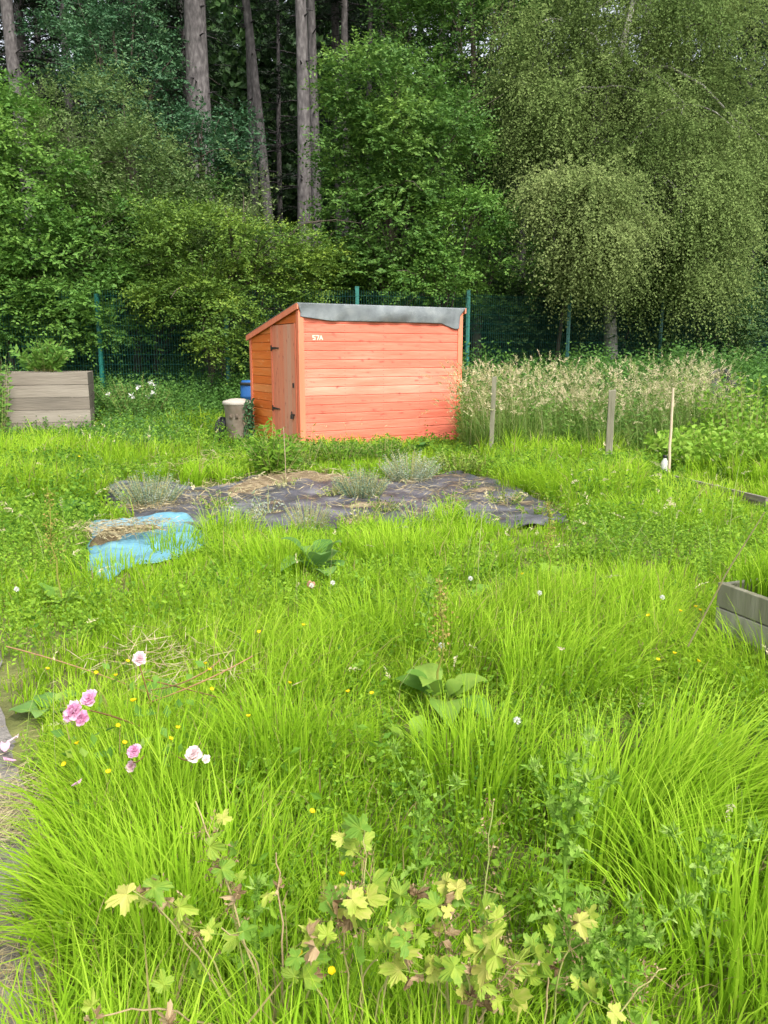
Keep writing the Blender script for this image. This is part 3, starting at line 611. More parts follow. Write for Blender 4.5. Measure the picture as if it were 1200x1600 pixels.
# ------------------------------------------------------------------ grass
BED_R = [G(1112, 1000), G(1118, 960), G(1200, 935), G(1320, 900), G(1420, 1040), G(1230, 1060)]
def allowed(x, y, marg=0.):
    ok = ~inpoly(x, y, MEM) & ~inpoly(x, y, TARP)
    c, s = math.cos(A_), math.sin(A_); lx = (x-F0[0])*c+(y-F0[1])*s; ly = -(x-F0[0])*s+(y-F0[1])*c
    ok &= ~((lx > -.03) & (lx < SW+.05) & (ly > -.05) & (ly < SD+.05))
    return ok
pex = np.array([p[0] for p in pe]); pey = np.array([p[1] for p in pe])
def pathside(x, y): return x-np.interp(y, pey, pex, right=-9)        # negative: on the path
PETZ = [G(*q) for q in ((-90, 1110), (56, 1125), (72, 1310), (-90, 1330))]
def blades(mb, Pb, az, lean, H, W, S, tint):
    n = len(Pb); t = np.linspace(0, 1, S+1)[None, :]
    h = np.stack([np.cos(az), np.sin(az)], 1)
    ar = lean[:, None]*t**1.7; horiz = H[:, None]*np.sin(ar)*.9*t; vert = H[:, None]*t*np.cos(ar*.85)
    tw = az+PI/2+rg.normal(0, .5, n); sv = np.stack([np.cos(tw), np.sin(tw)], 1)
    wd = W[:, None]*np.clip(1.15-t**1.6*1.1, .06, 1)*.5
    cx = Pb[:, None, 0]+h[:, 0:1]*horiz; cy = Pb[:, None, 1]+h[:, 1:2]*horiz; cz = Pb[:, None, 2]+vert
    Lf = np.stack([cx-sv[:, 0:1]*wd, cy-sv[:, 1:2]*wd, cz], -1); Rt = np.stack([cx+sv[:, 0:1]*wd, cy+sv[:, 1:2]*wd, cz], -1)
    V = np.stack([Lf, Rt], 2).reshape(n, -1, 3); k = 2*(S+1)
    F = np.array([(2*i, 2*i+1, 2*i+3, 2*i+2) for i in range(S)])
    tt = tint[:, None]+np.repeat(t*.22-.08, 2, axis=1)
    mb.add(V.reshape(-1, 3), (F[None]+(np.arange(n)*k)[:, None, None]).reshape(-1, 4), tt.ravel())
def lush(x, y): return np.clip(.55+.55*wob(x, y, .9, 21)+.15*wob(x, y, 2.6, 5), 0, 1)
CAPS = [([(1040, 930), (1118, 935), (1215, 965), (1280, 1120), (1180, 1110), (1060, 1040)], .7), ([(280, 838), (900, 830), (900, 880), (280, 880)], .72), ([(150, 890), (330, 862), (340, 930), (150, 960)], .5),
        ([(380, 700), (740, 695), (760, 752), (400, 752)], .55), ([(-60, 1090), (95, 1110), (135, 1330), (100, 1420), (-60, 1430)], .42), ([(0, 655), (160, 655), (160, 700), (0, 700)], .5), ([(340, 700), (400, 690), (400, 735), (300, 735)], .5),
        ([(1010, 745), (1220, 770), (1220, 830), (1000, 790)], .45)]
DOCKS = [(497, 905, .4), (690, 1120, .33), (745, 950, .3), (270, 1140, .3), (105, 812, .4), (75, 1130, .3), (640, 1180, .2), (860, 912, .3), (215, 1100, .28), (650, 1080, .2)]
def hcap(x, y):
    h = np.ones(len(x))
    for pl, f in CAPS: h = np.where(inpoly(x, y, [G(*q) for q in pl]), np.minimum(h, f), h)
    for px, py, r in DOCKS: c = G(px, py-8); h = np.where((x-c[0])**2+(y-c[1])**2 < r*r, np.minimum(h, .55), h)
    return h
gm = MB()
def grass_band(y0, y1, dens, per, W0, S, hsc=1.):
    A = .5*(y1**2-y0**2)*1.14+ (y1-y0)*2.6; nt_ = int(A*dens/per)
    y = np.sqrt(rg.uniform(y0**2, y1**2, nt_)); x = rg.uniform(-1, 1, nt_)*(y*.57+1.3)
    lu = lush(x, y); ok = rg.random(nt_) < .35+.75*lu; x, y, lu = x[ok], y[ok], lu[ok]; n = len(x)
    az0 = 2.4*wob(x, y, .9, 2)+rg.normal(0, 1.0, n); tl = rg.normal(0, .12, n)+(lu-.5)*.2
    hh = (.12+.28*lu**1.3)*rg.uniform(.7, 1.2, n)*hsc; rad = .05+.05*rg.random(n)
    X = np.repeat(x, per); Y = np.repeat(y, per); a = rg.uniform(0, 2*PI, n*per); rr = np.sqrt(rg.random(n*per))*np.repeat(rad, per)
    bx, by = X+np.cos(a)*rr, Y+np.sin(a)*rr
    vx = np.cos(a)*rr/np.repeat(rad, per)*.8+np.cos(np.repeat(az0, per))*.6+rg.normal(0, .38, n*per); vy = np.sin(a)*rr/np.repeat(rad, per)*.8+np.sin(np.repeat(az0, per))*.6+rg.normal(0, .38, n*per)
    az = np.arctan2(vy, vx); lean = np.clip(np.hypot(vx, vy)*.62+rg.normal(0, .2, n*per), .05, 1.75)
    H = np.repeat(hh, per)*rg.uniform(.45, 1.35, n*per); W = W0*rg.uniform(.6, 1.4, n*per)
    sx = pathside(bx, by)
    ok = allowed(bx, by) & (sx > .05+rg.normal(0, .05, len(bx))) & ~inpoly(bx, by, PETZ)
    ok &= ~((bx-.0)**2+(by-.0)**2 < 1.0)
    H = H*hcap(bx, by)
    sel = np.where(ok)[0]
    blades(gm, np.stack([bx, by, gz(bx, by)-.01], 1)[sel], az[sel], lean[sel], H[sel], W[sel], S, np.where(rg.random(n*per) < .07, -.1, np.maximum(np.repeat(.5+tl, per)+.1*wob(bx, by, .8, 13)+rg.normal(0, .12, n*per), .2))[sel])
grass_band(.95, 2.7, 13500, 24, .006, 5, .92)
grass_band(2.6, 4.6, 6000, 22, .0068, 4, .7)
grass_band(4.6, 7.5, 3800, 22, .0085, 4, .74)
grass_band(7.5, 11, 1700, 26, .012, 3)
grass_band(11, 17.5, 800, 22, .017, 3, .95)
# marked tussocks: (px, py of base, blades, height, width spread, lean direction)
for (px, py, n, h, sprd, ax, lm) in [(155, 1500, 460, .44, .12, PI*.98, .8), (120, 1430, 320, .36, .10, PI*.95, .9), (250, 1500, 300, .45, .14, PI*.8, .4), (440, 905, 700, .42, .25, PI/2, .25), (620, 880, 600, .38, .3, PI/2, .3),
                        (560, 1010, 500, .4, .25, PI, .3), (980, 1330, 700, .5, .25, PI*.15, .8), (1120, 1280, 700, .52, .25, PI*.05, .95), (880, 1090, 600, .45, .3, PI*.1, .7), (1130, 1480, 500, .45, .25, PI/2, .4), (760, 1240, 500, .42, .25, PI*.3, .3),
                        (500, 728, 400, .35, .25, PI*1.5, .5), (390, 735, 500, .34, .4, PI, .2), (830, 765, 600, .42, .4, PI*1.2, .35), (900, 775, 700, .42, .5, PI*1.1, .35), (180, 735, 600, .42, .4, PI, .3), (285, 860, 420, .26, .28, 0, .4), (175, 905, 260, .26, .3, PI/2, .4), (350, 842, 300, .34, .22, PI/2, .2), (600, 838, 200, .26, .2, PI/2, .3), (730, 834, 160, .24, .2, PI/2, .3), (700, 822, 160, .36, .12, PI/2, .2),
                        (420, 1220, 500, .42, .2, PI, .3), (1020, 820, 600, .35, .5, PI, .3), (960, 960, 600, .36, .4, PI, .5), (1180, 1080, 600, .4, .3, PI, .5), (200, 1330, 500, .46, .2, PI*.9, .6), (340, 1420, 400, .42, .2, PI*.6, .3)]:
    c = G(px, py); dd = max(1, c[1]/3.2); n = int(n*.62); h *= .8; a = rg.uniform(0, 2*PI, n); rr = np.sqrt(rg.random(n))*sprd
    bx, by = c[0]+np.cos(a)*rr, c[1]+np.sin(a)*rr; vx = np.cos(a)*rr/sprd*.7+math.cos(ax)*lm*.85+rg.normal(0, .26, n); vy = np.sin(a)*rr/sprd*.7+math.sin(ax)*lm*.85+rg.normal(0, .26, n)
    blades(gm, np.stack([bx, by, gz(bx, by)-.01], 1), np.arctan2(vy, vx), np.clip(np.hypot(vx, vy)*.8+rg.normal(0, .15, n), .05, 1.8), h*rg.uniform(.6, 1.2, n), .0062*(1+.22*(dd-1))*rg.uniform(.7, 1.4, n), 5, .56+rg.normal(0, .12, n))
tag(gm.build('grass', 'grass'), 'long bright green grass covering the plot', 'grass', kind='stuff')

# low broad leaved weeds among the grass
wm = MB()
def weeds(n, ya, yb, L, hmax, thr, K=7, mi=0, box=None, t0=.5):
    if box is None: n = int(n*(1.45 if yb < 7 else 1.12))
    y = np.sqrt(rg.uniform(ya**2, yb**2, n)); x = rg.uniform(-1, 1, n)*(y*.57+1.2)
    if box is not None:
        pl = np.array([G(*q) for q in box]); x = rg.uniform(pl[:, 0].min(), pl[:, 0].max(), n); y = rg.uniform(pl[:, 1].min(), pl[:, 1].max(), n); ok = inpoly(x, y, pl)
    else: ok = wob(x, y, 1.3, 31) > thr
    ok &= allowed(x, y) & (pathside(x, y) > .02); x, y = x[ok], y[ok]; n = len(x)
    h = hmax*rg.uniform(.35, 1, n)*hcap(x, y); p = np.stack([x, y, gz(x, y)], 1)
    d = nrm(np.stack([rg.normal(0, .3, n), rg.normal(0, .3, n), np.ones(n)], 1)); nn = nrm(np.stack([rg.normal(size=n), rg.normal(size=n), rg.normal(0, .4, n)], 1))
    sprays(wm, p, d, nn, h, K, L, L*.55, t0+rg.normal(0, .2, n), .05, 1.1, .7, mi, .12, .3, .3)
weeds(4200, 1.3, 3, .022, .22, -.6, t0=.7); weeds(9000, 3, 6.5, .03, .24, -.5, t0=.75); weeds(2500, 1.5, 7, .05, .26, -.5, 6, t0=.7); weeds(9000, 6.5, 12, .05, .28, -.4, t0=.65); weeds(9000, 11, 17, .07, .45, -1.0)
weeds(9000, 0, 0, .075, .75, 0, 9, 1, [(0, 700), (0, 640), (140, 650), (150, 600), (400, 610), (330, 690), (260, 690), (150, 700)], .5)
weeds(5000, 0, 0, .07, .38, 0, 9, 2, [(110, 700), (240, 640), (300, 690), (220, 720)], .6)
weeds(2600, 0, 0, .06, .30, 0, 8, 0, [(660, 742), (700, 705), (800, 690), (880, 720), (800, 758), (740, 735)], .65)
weeds(3200, 0, 0, .06, .4, 0, 8, 0, [(0, 860), (0, 720), (150, 740), (160, 800), (120, 850)], .5)
weeds(2600, 0, 0, .06, .33, 0, 8, 0, [(880, 790), (950, 735), (1060, 740), (1100, 790)], .6)
tag(wm.build('weeds', ['weed', 'nettle', 'bluegreen']), 'low broad leaved weeds growing through the grass', 'weeds', kind='stuff')

# tall undergrowth along the fence
um = MB()
def stems(mb, poly, n, h0, h1, L, W, K, tint, mi=0, ys=None):
    pl = np.array(poly); x = rg.uniform(pl[:, 0].min(), pl[:, 0].max(), n); y = rg.uniform(pl[:, 1].min(), pl[:, 1].max(), n); ok = inpoly(x, y, pl) & allowed(x, y); x, y = x[ok], y[ok]; n = len(x)
    h = rg.uniform(h0, h1, n)*(1+.32*wob(x, y, 1.2, 9)); d = nrm(np.stack([rg.normal(0, .13, n), rg.normal(0, .13, n), np.ones(n)], 1)); nn = nrm(np.stack([rg.normal(size=n), rg.normal(size=n), rg.normal(0, .2, n)], 1))
    sprays(mb, np.stack([x, y, gz(x, y)], 1), d, nn, h, K, L, W, tint+.12*wob(x, y, 2, 4)+rg.normal(0, .08, n), .02, 1.2, .5, mi, .12, .35, .15)
def dp(px, y): return tuple(D(px, 500, y)[:2])
stems(um, [dp(700, 14.0), dp(1250, 13.4), dp(1300, 21.5), dp(900, 18.6), dp(700, 17.3)], 10000, .6, 1.3, .12, .055, 15, .42)
stems(um, [dp(850, 20), dp(1350, 26), dp(1400, 34), dp(800, 24)], 4500, .7, 1.5, .15, .08, 14, .12)
stems(um, [dp(-50, 15.6), dp(420, 15.6), dp(420, 17.2), dp(-50, 17.2)], 2200, .35, .9, .1, .05, 12, .45)
stems(um, [dp(-100, 17.5), dp(780, 17.8), dp(780, 21), dp(-100, 21)], 2500, .5, 1.1, .12, .06, 12, .2)
stems(um, [dp(722, 11.9), dp(1040, 10.9), dp(1180, 11.2), dp(1180, 14), dp(722, 14)], 1500, .4, 1.05, .10, .04, 14, .75)
tag(um.build('undergrowth', 'nettle'), 'nettles and tall green undergrowth along the foot of the fence', 'undergrowth', kind='stuff')

# tall straw coloured grass with seed heads
tm = MB()
def seedgrass(mb, x, y, h0, h1, headL, W, tint, lean=.35, hw=1.):
    n = len(x); H = rg.uniform(h0, h1, n)*(1+.16*wob(x, y, 2.4, 8)); az = rg.uniform(0, 2*PI, n); le = np.abs(rg.normal(lean, .25, n))
    Pb = np.stack([x, y, gz(x, y)], 1); blades(mb, Pb, az, le, H, np.full(n, W), 5, tint-.05+rg.normal(0, .12, n))
    ar = le; tip = Pb+np.stack([np.cos(az)*np.sin(ar)*.9*H, np.sin(az)*np.sin(ar)*.9*H, H*np.cos(ar*.85)], 1)
    d = nrm(np.stack([np.cos(az)*np.sin(le*1.6), np.sin(az)*np.sin(le*1.6), np.cos(le*1.6)*.9], 1)); nn = nrm(rg.normal(size=(n, 3)))
    sprays(mb, tip-d*headL*.3, d, nn, headL*rg.uniform(.6, 1.2, n), 16, headL*.22, headL*.09*hw, tint+.28+rg.normal(0, .12, n), .25, .45, .5, 0, .1, .6, 0)
pl = np.array([dp(722, 11.9), dp(770, 10.9), dp(900, 11.2), dp(1040, 10.6), dp(1130, 11.0), dp(1150, 13.6), dp(1000, 13.8), dp(870, 13.2), dp(722, 13.8)])
n = 4300; x = rg.uniform(pl[:, 0].min(), pl[:, 0].max(), n); y = rg.uniform(pl[:, 1].min(), pl[:, 1].max(), n); ok = inpoly(x, y, pl) & allowed(x, y) & (rg.random(n) < .55+1.0*wob(x, y, 2.2, 2)+.3*(x < D(860, 500, 12)[0])); seedgrass(tm, x[ok], y[ok], .7, 1.36, .2, .0065, .46)
n = 12000; x = rg.uniform(pl[:, 0].min(), pl[:, 0].max(), n); y = rg.uniform(pl[:, 1].min(), pl[:, 1].max(), n); ok = inpoly(x, y, pl) & allowed(x, y)
blades(tm, np.stack([x, y, gz(x, y)], 1)[ok], rg.uniform(0, 6.28, ok.sum()), np.abs(rg.normal(.5, .3, ok.sum())), rg.uniform(.3, .95, ok.sum())*(.85+.3*wob(x[ok], y[ok], 1.5, 7)), np.full(ok.sum(), .013), 4, .17+rg.normal(0, .14, ok.sum()))
tag(tm.build('tall_dry_grass', 'seedgrass'), 'tall straw coloured grass with seed heads right of the shed', 'grass', kind='stuff')
# scattered pale seed heads in the green grass
sm = MB(); n = 170; y = np.sqrt(rg.uniform(1.9**2, 12**2, n)); x = rg.uniform(-1, 1, n)*(y*.55+.2); ok = allowed(x, y) & (pathside(x, y) > 0); x, y = x[ok], y[ok]
seedgrass(sm, x, y, .35, .6, .075, .0022, .45, .6)
n = 90; pts_ = np.array([G(rg.uniform(60, 560), rg.uniform(700, 900)) for _ in range(n)]); ok = allowed(pts_[:, 0], pts_[:, 1]); seedgrass(sm, pts_[ok, 0], pts_[ok, 1], .35, .65, .12, .005, .5, .5)
n = 70; pts_ = np.array([G(rg.uniform(650, 1180), rg.uniform(740, 960)) for _ in range(n)]); ok = allowed(pts_[:, 0], pts_[:, 1]); seedgrass(sm, pts_[ok, 0], pts_[ok, 1], .4, .7, .11, .004, .5, .6)
tag(sm.build('seeding_grass', 'seedgrass'), 'scattered pale grass seed heads standing above the green grass', 'grass', kind='stuff')
# dry litter: on the membrane, at its back edge, on the path
lm = MB()
def litter(pts, n, L, z=.03, tint=.6, W=.005, sd=.1):
    c = np.array([G(*p) for p in pts]); i = rg.integers(0, len(c), n); sc = c[i][:, 1]/8
    x = c[i, 0]+rg.normal(0, sd, n)*sc*1.6; y = c[i, 1]+rg.normal(0, sd, n)*sc; a = rg.uniform(0, 2*PI, n); b = rg.normal(0, .22, n)
    d = nrm(np.stack([np.cos(a), np.sin(a), b], 1)); p = np.stack([x, y, gz(x, y)+z+rg.uniform(0, .05, n)], 1)
    kites(lm, p, d, nrm(np.array([0, 0, 1.])+rg.normal(0, .4, (n, 3))), L*rg.uniform(.4, 1.3, n), W*rg.uniform(.6, 1.5, n), tint+rg.normal(0, .22, n))
litter([(350, 778), (400, 765), (450, 752), (500, 750), (540, 758), (590, 765), (420, 772), (370, 790), (600, 800), (700, 810)], 1000, .16, .06, .65, .007, .22)
litter([(620, 770), (660, 775), (700, 760), (740, 770), (800, 785), (840, 800), (780, 775), (720, 790)], 800, .13, .05, .5, .006, .22)
litter([(190, 775), (220, 785), (250, 800), (300, 790), (210, 800)], 900, .12, .05, .5, .006, .15)
litter([(150, 850), (190, 848), (240, 843), (160, 860), (220, 855)], 1200, .1, .12, .6, .006, .08)
litter([(300, 730), (350, 720), (400, 730), (270, 740), (330, 740)], 700, .16, .1, .6, .007, .3)
litter([(10, 1280), (30, 1260), (25, 1300), (15, 1250), (5, 1320), (40, 1300)], 1200, .09, .012, .7, .0025, .22)
litter([(20, 1500), (40, 1560), (50, 1500), (70, 1480), (10, 1450), (60, 1540), (30, 1590)], 800, .09, .016, .45, .0022, .3)
litter([(5, 1180), (15, 960), (8, 1000), (15, 1060)], 260, .07, .014, .5, .003, .3)
litter([(280, 1075), (250, 1095), (320, 1100), (230, 1070)], 240, .16, .14, .65, .004, .25)
tag(lm.build('straw_litter', 'straw'), 'dry straw and dead stalks scattered over membrane, tarpaulin and path', 'straw', kind='stuff')

# ------------------------------------------------------------------ larger plants
def bladeleaf(mb, b, d, L, W, arch=.5, fold=.25, tint=.5, mi=0, S=7, wavy=.0, tooth=0, up=None):
    """one broad leaf: curved strip of three columns"""
    b = np.array(b, float); d = nrm(np.array(d, float)); side = nrm(np.cross(d, [0, 0, 1.])) if up is None else nrm(np.cross(d, up)); nn = np.cross(side, d)
    t = np.linspace(0, 1, S+1); c = b+d*L*t[:, None]+nn*0; c = c+np.array([0, 0, -1.])*(arch*L*t**2)[:, None]
    wd = W*.5*np.sin(np.clip(t*.93+.06, 0, 1)*PI)**.75
    if tooth: wd = wd*np.where(np.arange(S+1) % 2 == 0, 1-tooth, 1+tooth*.4)
    z = wavy*np.sin(t*9+b[0]*40)
    Lf = c+side*wd[:, None]+nn*(wd*fold+z)[:, None]; Rt = c-side*wd[:, None]+nn*(wd*fold-z)[:, None]
    V = np.stack([Lf, c, Rt], 1).reshape(-1, 3)
    F = [q for i in range(S) for q in ((3*i, 3*i+1, 3*i+4, 3*i+3), (3*i+1, 3*i+2, 3*i+5, 3*i+4))]
    mb.add(V, F, tint, mi)
def at0(px, py): x, y = G(px, py); return (x, y, float(gz(x, y)))
def rosette(name, label, cat, px, py, n, L, W, m, h=0, seed=0, tint=.5, stalk=None, group=None, arch=.55, el=(.35, 1.1), stemh=0):
    rr = random.Random(seed); r = thing(name, label, cat, at0(px, py), 0, group)
    for k in range(n):
        mb = MB(); a = k*2.4+rr.uniform(-.4, .4); e = rr.uniform(*el); l = L*rr.uniform(.7, 1.15); z0 = stemh*(k/n)
        d = (math.cos(a)*math.cos(e), math.sin(a)*math.cos(e), math.sin(e)); ps = l*.35
        p1 = np.array([d[0]*ps, d[1]*ps, z0+d[2]*ps+.02]); mb.tube([(0, 0, z0), p1*.5+[0, 0, z0*.5], p1], .004, 5, .8)
        bladeleaf(mb, p1, d, l, W*rr.uniform(.8, 1.15), arch*rr.uniform(.6, 1.3), .22, tint+rr.uniform(-.2, .2), wavy=.006, S=9)
        mb.build('leaf', m, r, True)
    if stemh:
        mb = MB(); mb.tube(limb((0, 0, 0), (.02, 0, stemh), 6, 0), np.linspace(.008, .004, 6), 6, .5); mb.build('stem', 'palestem', r, True)
    if stalk:
        mb = MB(); H = stalk; pt = limb((0, 0, 0), (rr.uniform(-.06, .06), 0, H), 8, 0, .3); mb.tube(pt, np.linspace(.006, .002, 8), 5, .4)
        for k in range(9):
            zz = .45+.06*k; p = np.array([np.interp(zz*7, range(8), pt[:, q]) for q in range(3)]); m_ = 26
            kites(mb, p+rg.normal(0, .012+.018*(1-k/9), (m_, 3)), rdir(m_), rdir(m_), .014, .011, .5+rg.normal(0, .3, m_))
        mb.build('seed_stalk', 'seedred', r)
    return r
DK = 'dock plants in the long grass'
rosette('dock_plant', 'large dark leaved dock plant beside the front edge of the membrane', 'dock', 497, 905, 13, .34, .15, 'bluegreen', seed=1, tint=.75, el=(.6, 1.3))
rosette('dock_plant', 'dock with broad pale green leaves and a tall stalk in the middle of the grass', 'dock', 690, 1120, 9, .25, .115, 'dock', seed=2, tint=.6, stalk=.62, el=(.5, 1.15))
rosette('dock_plant', 'small dock with a few leaves between the large dock and the timber bed', 'dock', 745, 950, 6, .2, .11, 'dock', seed=3, tint=.5, el=(.6, 1.2))
rosette('dock_plant', 'dock with yellowish leaves growing near the membrane corner', 'dock', 860, 912, 7, .16, .07, 'potato', seed=13, tint=.6, stalk=.6, el=(.6, 1.2))
rosette('dock_plant', 'broad leaved dock growing among the pink roses', 'dock', 270, 1140, 7, .2, .115, 'dock', seed=4, tint=.45, el=(.45, 1.1))
rosette('dock_plant', 'bluish dock left of the tarpaulin', 'dock', 105, 812, 10, .24, .13, 'bluegreen', seed=5, tint=.7, el=(.5, 1.2))
rosette('dock_plant', 'dock with a reddish flowering stalk below the tarpaulin', 'dock', 95, 960, 6, .18, .08, 'dock', seed=6, tint=.6, stalk=.75, el=(.5, 1.2))
rosette('dock_plant', 'low broad leaved dock at the path edge left of the roses', 'dock', 75, 1130, 7, .16, .09, 'bluegreen', seed=7, tint=.8, el=(.3, .9))
rosette('comfrey_plant', 'dark large leaved plant against the shed front wall', 'plant', 656, 712, 11, .26, .13, 'bluegreen', seed=8, tint=.35, el=(.5, 1.2))
rosette('hollyhock_plant', 'greyish round leaves at the very bottom between the yellowing stems', 'plant', 395, 1650, 9, .13, .13, 'thistle', seed=9, tint=.5, el=(.6, 1.3), arch=.4)
rosette('leafy_weed', 'bright broad leaved weed in the grass before the fallen seed stalks', 'plant', 640, 1180, 5, .13, .06, 'potato', seed=10, tint=.6, el=(.7, 1.2))
# leafy plants built of stems
def bushy(name, label, cat, loc, ns, H, sprd, L, W, K, m, seed=0, tint=.5, droop=.12, fl=None, nf=0, fr=.02, base_r=.12, leafstart=.15, spread=1.0, stem=.004):
    r = thing(name, label, cat, loc, 0); q = np.random.default_rng(seed)
    a = q.uniform(0, 2*PI, ns); rr = np.sqrt(q.random(ns)); h = H*q.uniform(.65, 1.1, ns)*(1-.3*rr)
    p = np.stack([np.cos(a)*rr*base_r, np.sin(a)*rr*base_r, np.zeros(ns)], 1); d = nrm(np.stack([np.cos(a)*rr*sprd, np.sin(a)*rr*sprd, np.ones(ns)], 1))
    fm = MB(); sprays(fm, p, d, nrm(q.normal(size=(ns, 3))*[1, 1, .3]), h, K, L, W, tint+q.normal(0, .1, ns), droop, spread, .6, start=leafstart)
    fm.build('foliage', m, r)
    sm_ = MB()
    t = np.linspace(0, 1, 6)[:, None]; tips = []
    for i in range(ns):
        pt = p[i]+d[i]*h[i]*t; pt[:, 2] -= (droop*h[i]*t*t)[:, 0]; tips.append(pt[-1])
        if i < 120: sm_.tube(pt, np.linspace(stem, stem*.4, 6), 4, .5)
    sm_.build('stem', 'palestem' if m != 'hazel' else 'barkdark', r)
    if fl:
        for i in range(nf):
            tp_ = tips[i % ns]+q.normal(0, fr, 3); fb = MB(); k = 7
            kites(fb, np.repeat(tp_[None], k, 0), nrm(q.normal(size=(k, 3))+[0, -.3, .5]), nrm(q.normal(size=(k, 3))), fr*1.6, fr*1.2, .5+q.normal(0, .2, k)); fb.build('flower', fl, r)
    return r
def atz(px, y): x = D(px, 600, y)[0]; return (x, y, float(gz(x, y)))
bushy('catmint_plant', 'grey green bushy herb on the membrane, left one of the middle pair', 'herb', at0(565, 782), 150, .42, .7, .035, .012, 20, 'catmint', 1, .45, .1, base_r=.16)
bushy('catmint_plant', 'silvery flowering herb on the membrane nearest the shed wall', 'herb', at0(640, 752), 190, .46, .8, .034, .012, 20, 'catmint', 2, .62, .1, base_r=.22)
bushy('catmint_plant', 'white flecked bushy herb at the left end of the membrane', 'herb', at0(235, 790), 190, .46, .8, .034, .012, 20, 'catmint', 3, .5, .1, base_r=.2)
bushy('catmint_plant', 'thin open herb growing through the front edge of the membrane', 'herb', at0(482, 838), 60, .40, .6, .03, .011, 16, 'catmint', 4, .6, .1, base_r=.08)
bushy('leafy_weed', 'tall green weed with drooping leaves in front of the shed door', 'weed', at0(428, 748), 85, .86, .5, .13, .042, 13, 'weed', 5, .55, .25, base_r=.14)
bushy('leafy_weed', 'reddish tinged thin weed at the corner of the shed front', 'weed', at0(478, 735), 12, .75, .35, .1, .03, 9, 'haw', 15, .6, .15, base_r=.08)
bushy('leafy_weed', 'low yellow green plant with pale flowers at the right corner of the shed', 'weed', at0(715, 738), 90, .38, .9, .06, .035, 9, 'haw', 6, .75, .15, base_r=.3)
bushy('leafy_weed', 'green weed clump at the foot of the shed front below the number', 'weed', at0(530, 728), 120, .52, .6, .08, .035, 11, 'weed', 25, .45, .15, base_r=.24)
bushy('leafy_weed', 'low weed clump against the middle of the shed front', 'weed', at0(600, 722), 120, .46, .7, .07, .035, 10, 'weed', 26, .35, .15, base_r=.26)
bushy('flowering_shrub', 'rounded green shrub with white blossoms beside the fence post', 'shrub', atz(212, 15.6), 240, 1.15, .62, .085, .045, 15, 'elder', 7, .5, .12, 'white', 7, .05, base_r=.35)
bushy('leafy_shrub', 'tall leafy plant with pale flowers left of the timber planter', 'shrub', atz(-22, 14.0), 60, 1.95, .14, .15, .06, 15, 'nettle', 8, .75, .06, 'white', 3, .04, base_r=.25)
bushy('potato_plant', 'bright green bushy potato plants in the low bed beyond the cane', 'plant', (D(1125, 700, 9.9)[0], 9.9, .12), 300, .66, .9, .12, .07, 9, 'potato', 9, .6, .15, base_r=.62)
bushy('raspberry_bush', 'fresh green raspberry canes at the right edge beside the dry grass', 'bush', (D(1180, 700, 10.9)[0], 10.9, 0), 150, 1.5, .35, .11, .06, 14, 'potato', 10, .45, .12, base_r=.6)
bushy('sapling', 'slim yellow green sapling top above the bamboo cane', 'plant', (D(1063, 700, 12.6)[0], 12.6, 0), 6, 1.42, .1, .10, .045, 16, 'haw', 11, .85, .03, base_r=.05, leafstart=.6)
rrw = random.Random(3)
for k, (px, py) in enumerate([(600, 806), (705, 800), (420, 806), (530, 782), (790, 790), (345, 800), (655, 815), (450, 770), (735, 770), (840, 806), (380, 825), (560, 822)]):
    bushy('small_weed', 'small thin weed growing up through the dark membrane', 'weed', at0(px, py), rrw.randint(9, 26), rrw.uniform(.14, .34), .9, .05, .02, 9, ['haw', 'weed', 'catmint', 'seedgrass'][k % 4], 60+k, .6, .1, base_r=rrw.uniform(.04, .16))['group'] = 'weeds growing through the membrane'
# planter and its plant
def plank_box(name, label, cat, loc, rz, W_, Dp, H, nb, m, th=.03):
    r = thing(name, label, cat, loc, rz); bh = H/nb; rr = random.Random(len(label))
    for nm, f in (('front_panel', lambda mb, z0, z1, t: mb.box(0, W_, 0, th, z0, z1, t)), ('rear_panel', lambda mb, z0, z1, t: mb.box(0, W_, Dp-th, Dp, z0, z1, t)),
                  ('side_panel', lambda mb, z0, z1, t: mb.box(.002, th, th+.001, Dp-th-.001, z0, z1-.003, t)), ('side_panel', lambda mb, z0, z1, t: mb.box(W_-th, W_-.002, th+.001, Dp-th-.001, z0, z1-.003, t))):
        mb = MB()
        for k in range(nb): f(mb, k*bh+(.0 if k == 0 else .004)-(.05 if k == 0 else 0), (k+1)*bh-rr.uniform(0, .004), .5+rr.uniform(-.28, .28))
        ob = mb.build(nm, m, r); bv = ob.modifiers.new('b', 'BEVEL'); bv.width = .004; bv.segments = 2
    mb = MB(); xs = np.linspace(th, W_-th, 14); ys = np.linspace(th, Dp-th, 14); X, Y = np.meshgrid(xs, ys); i = (np.arange(13)[:, None]*14+np.arange(13)[None, :]).ravel()
    mb.add(np.stack([X, Y, H-.06+.012*wob(X, Y, 8, 1)], -1), np.stack([i, i+1, i+15, i+14], 1), .5); mb.build('soil_fill', 'soil', r, True)
    return r
p0 = D(0, 620, 14.3)
plank_box('timber_planter', 'tall weathered grey timber planter with a leafy plant on top', 'planter', (p0[0], 14.3, float(gz(p0[0], 14.3))), .27, 1.52, 1.2, 1.15, 5, 'greywood')
bushy('leafy_plant', 'broad leaved green plant growing out of the tall timber planter', 'plant', (D(70, 560, 15.0)[0], 15.0, 1.16), 60, .80, .75, .2, .095, 9, 'nettle', 12, .8, .2, 'white', 1, .04, base_r=.2)
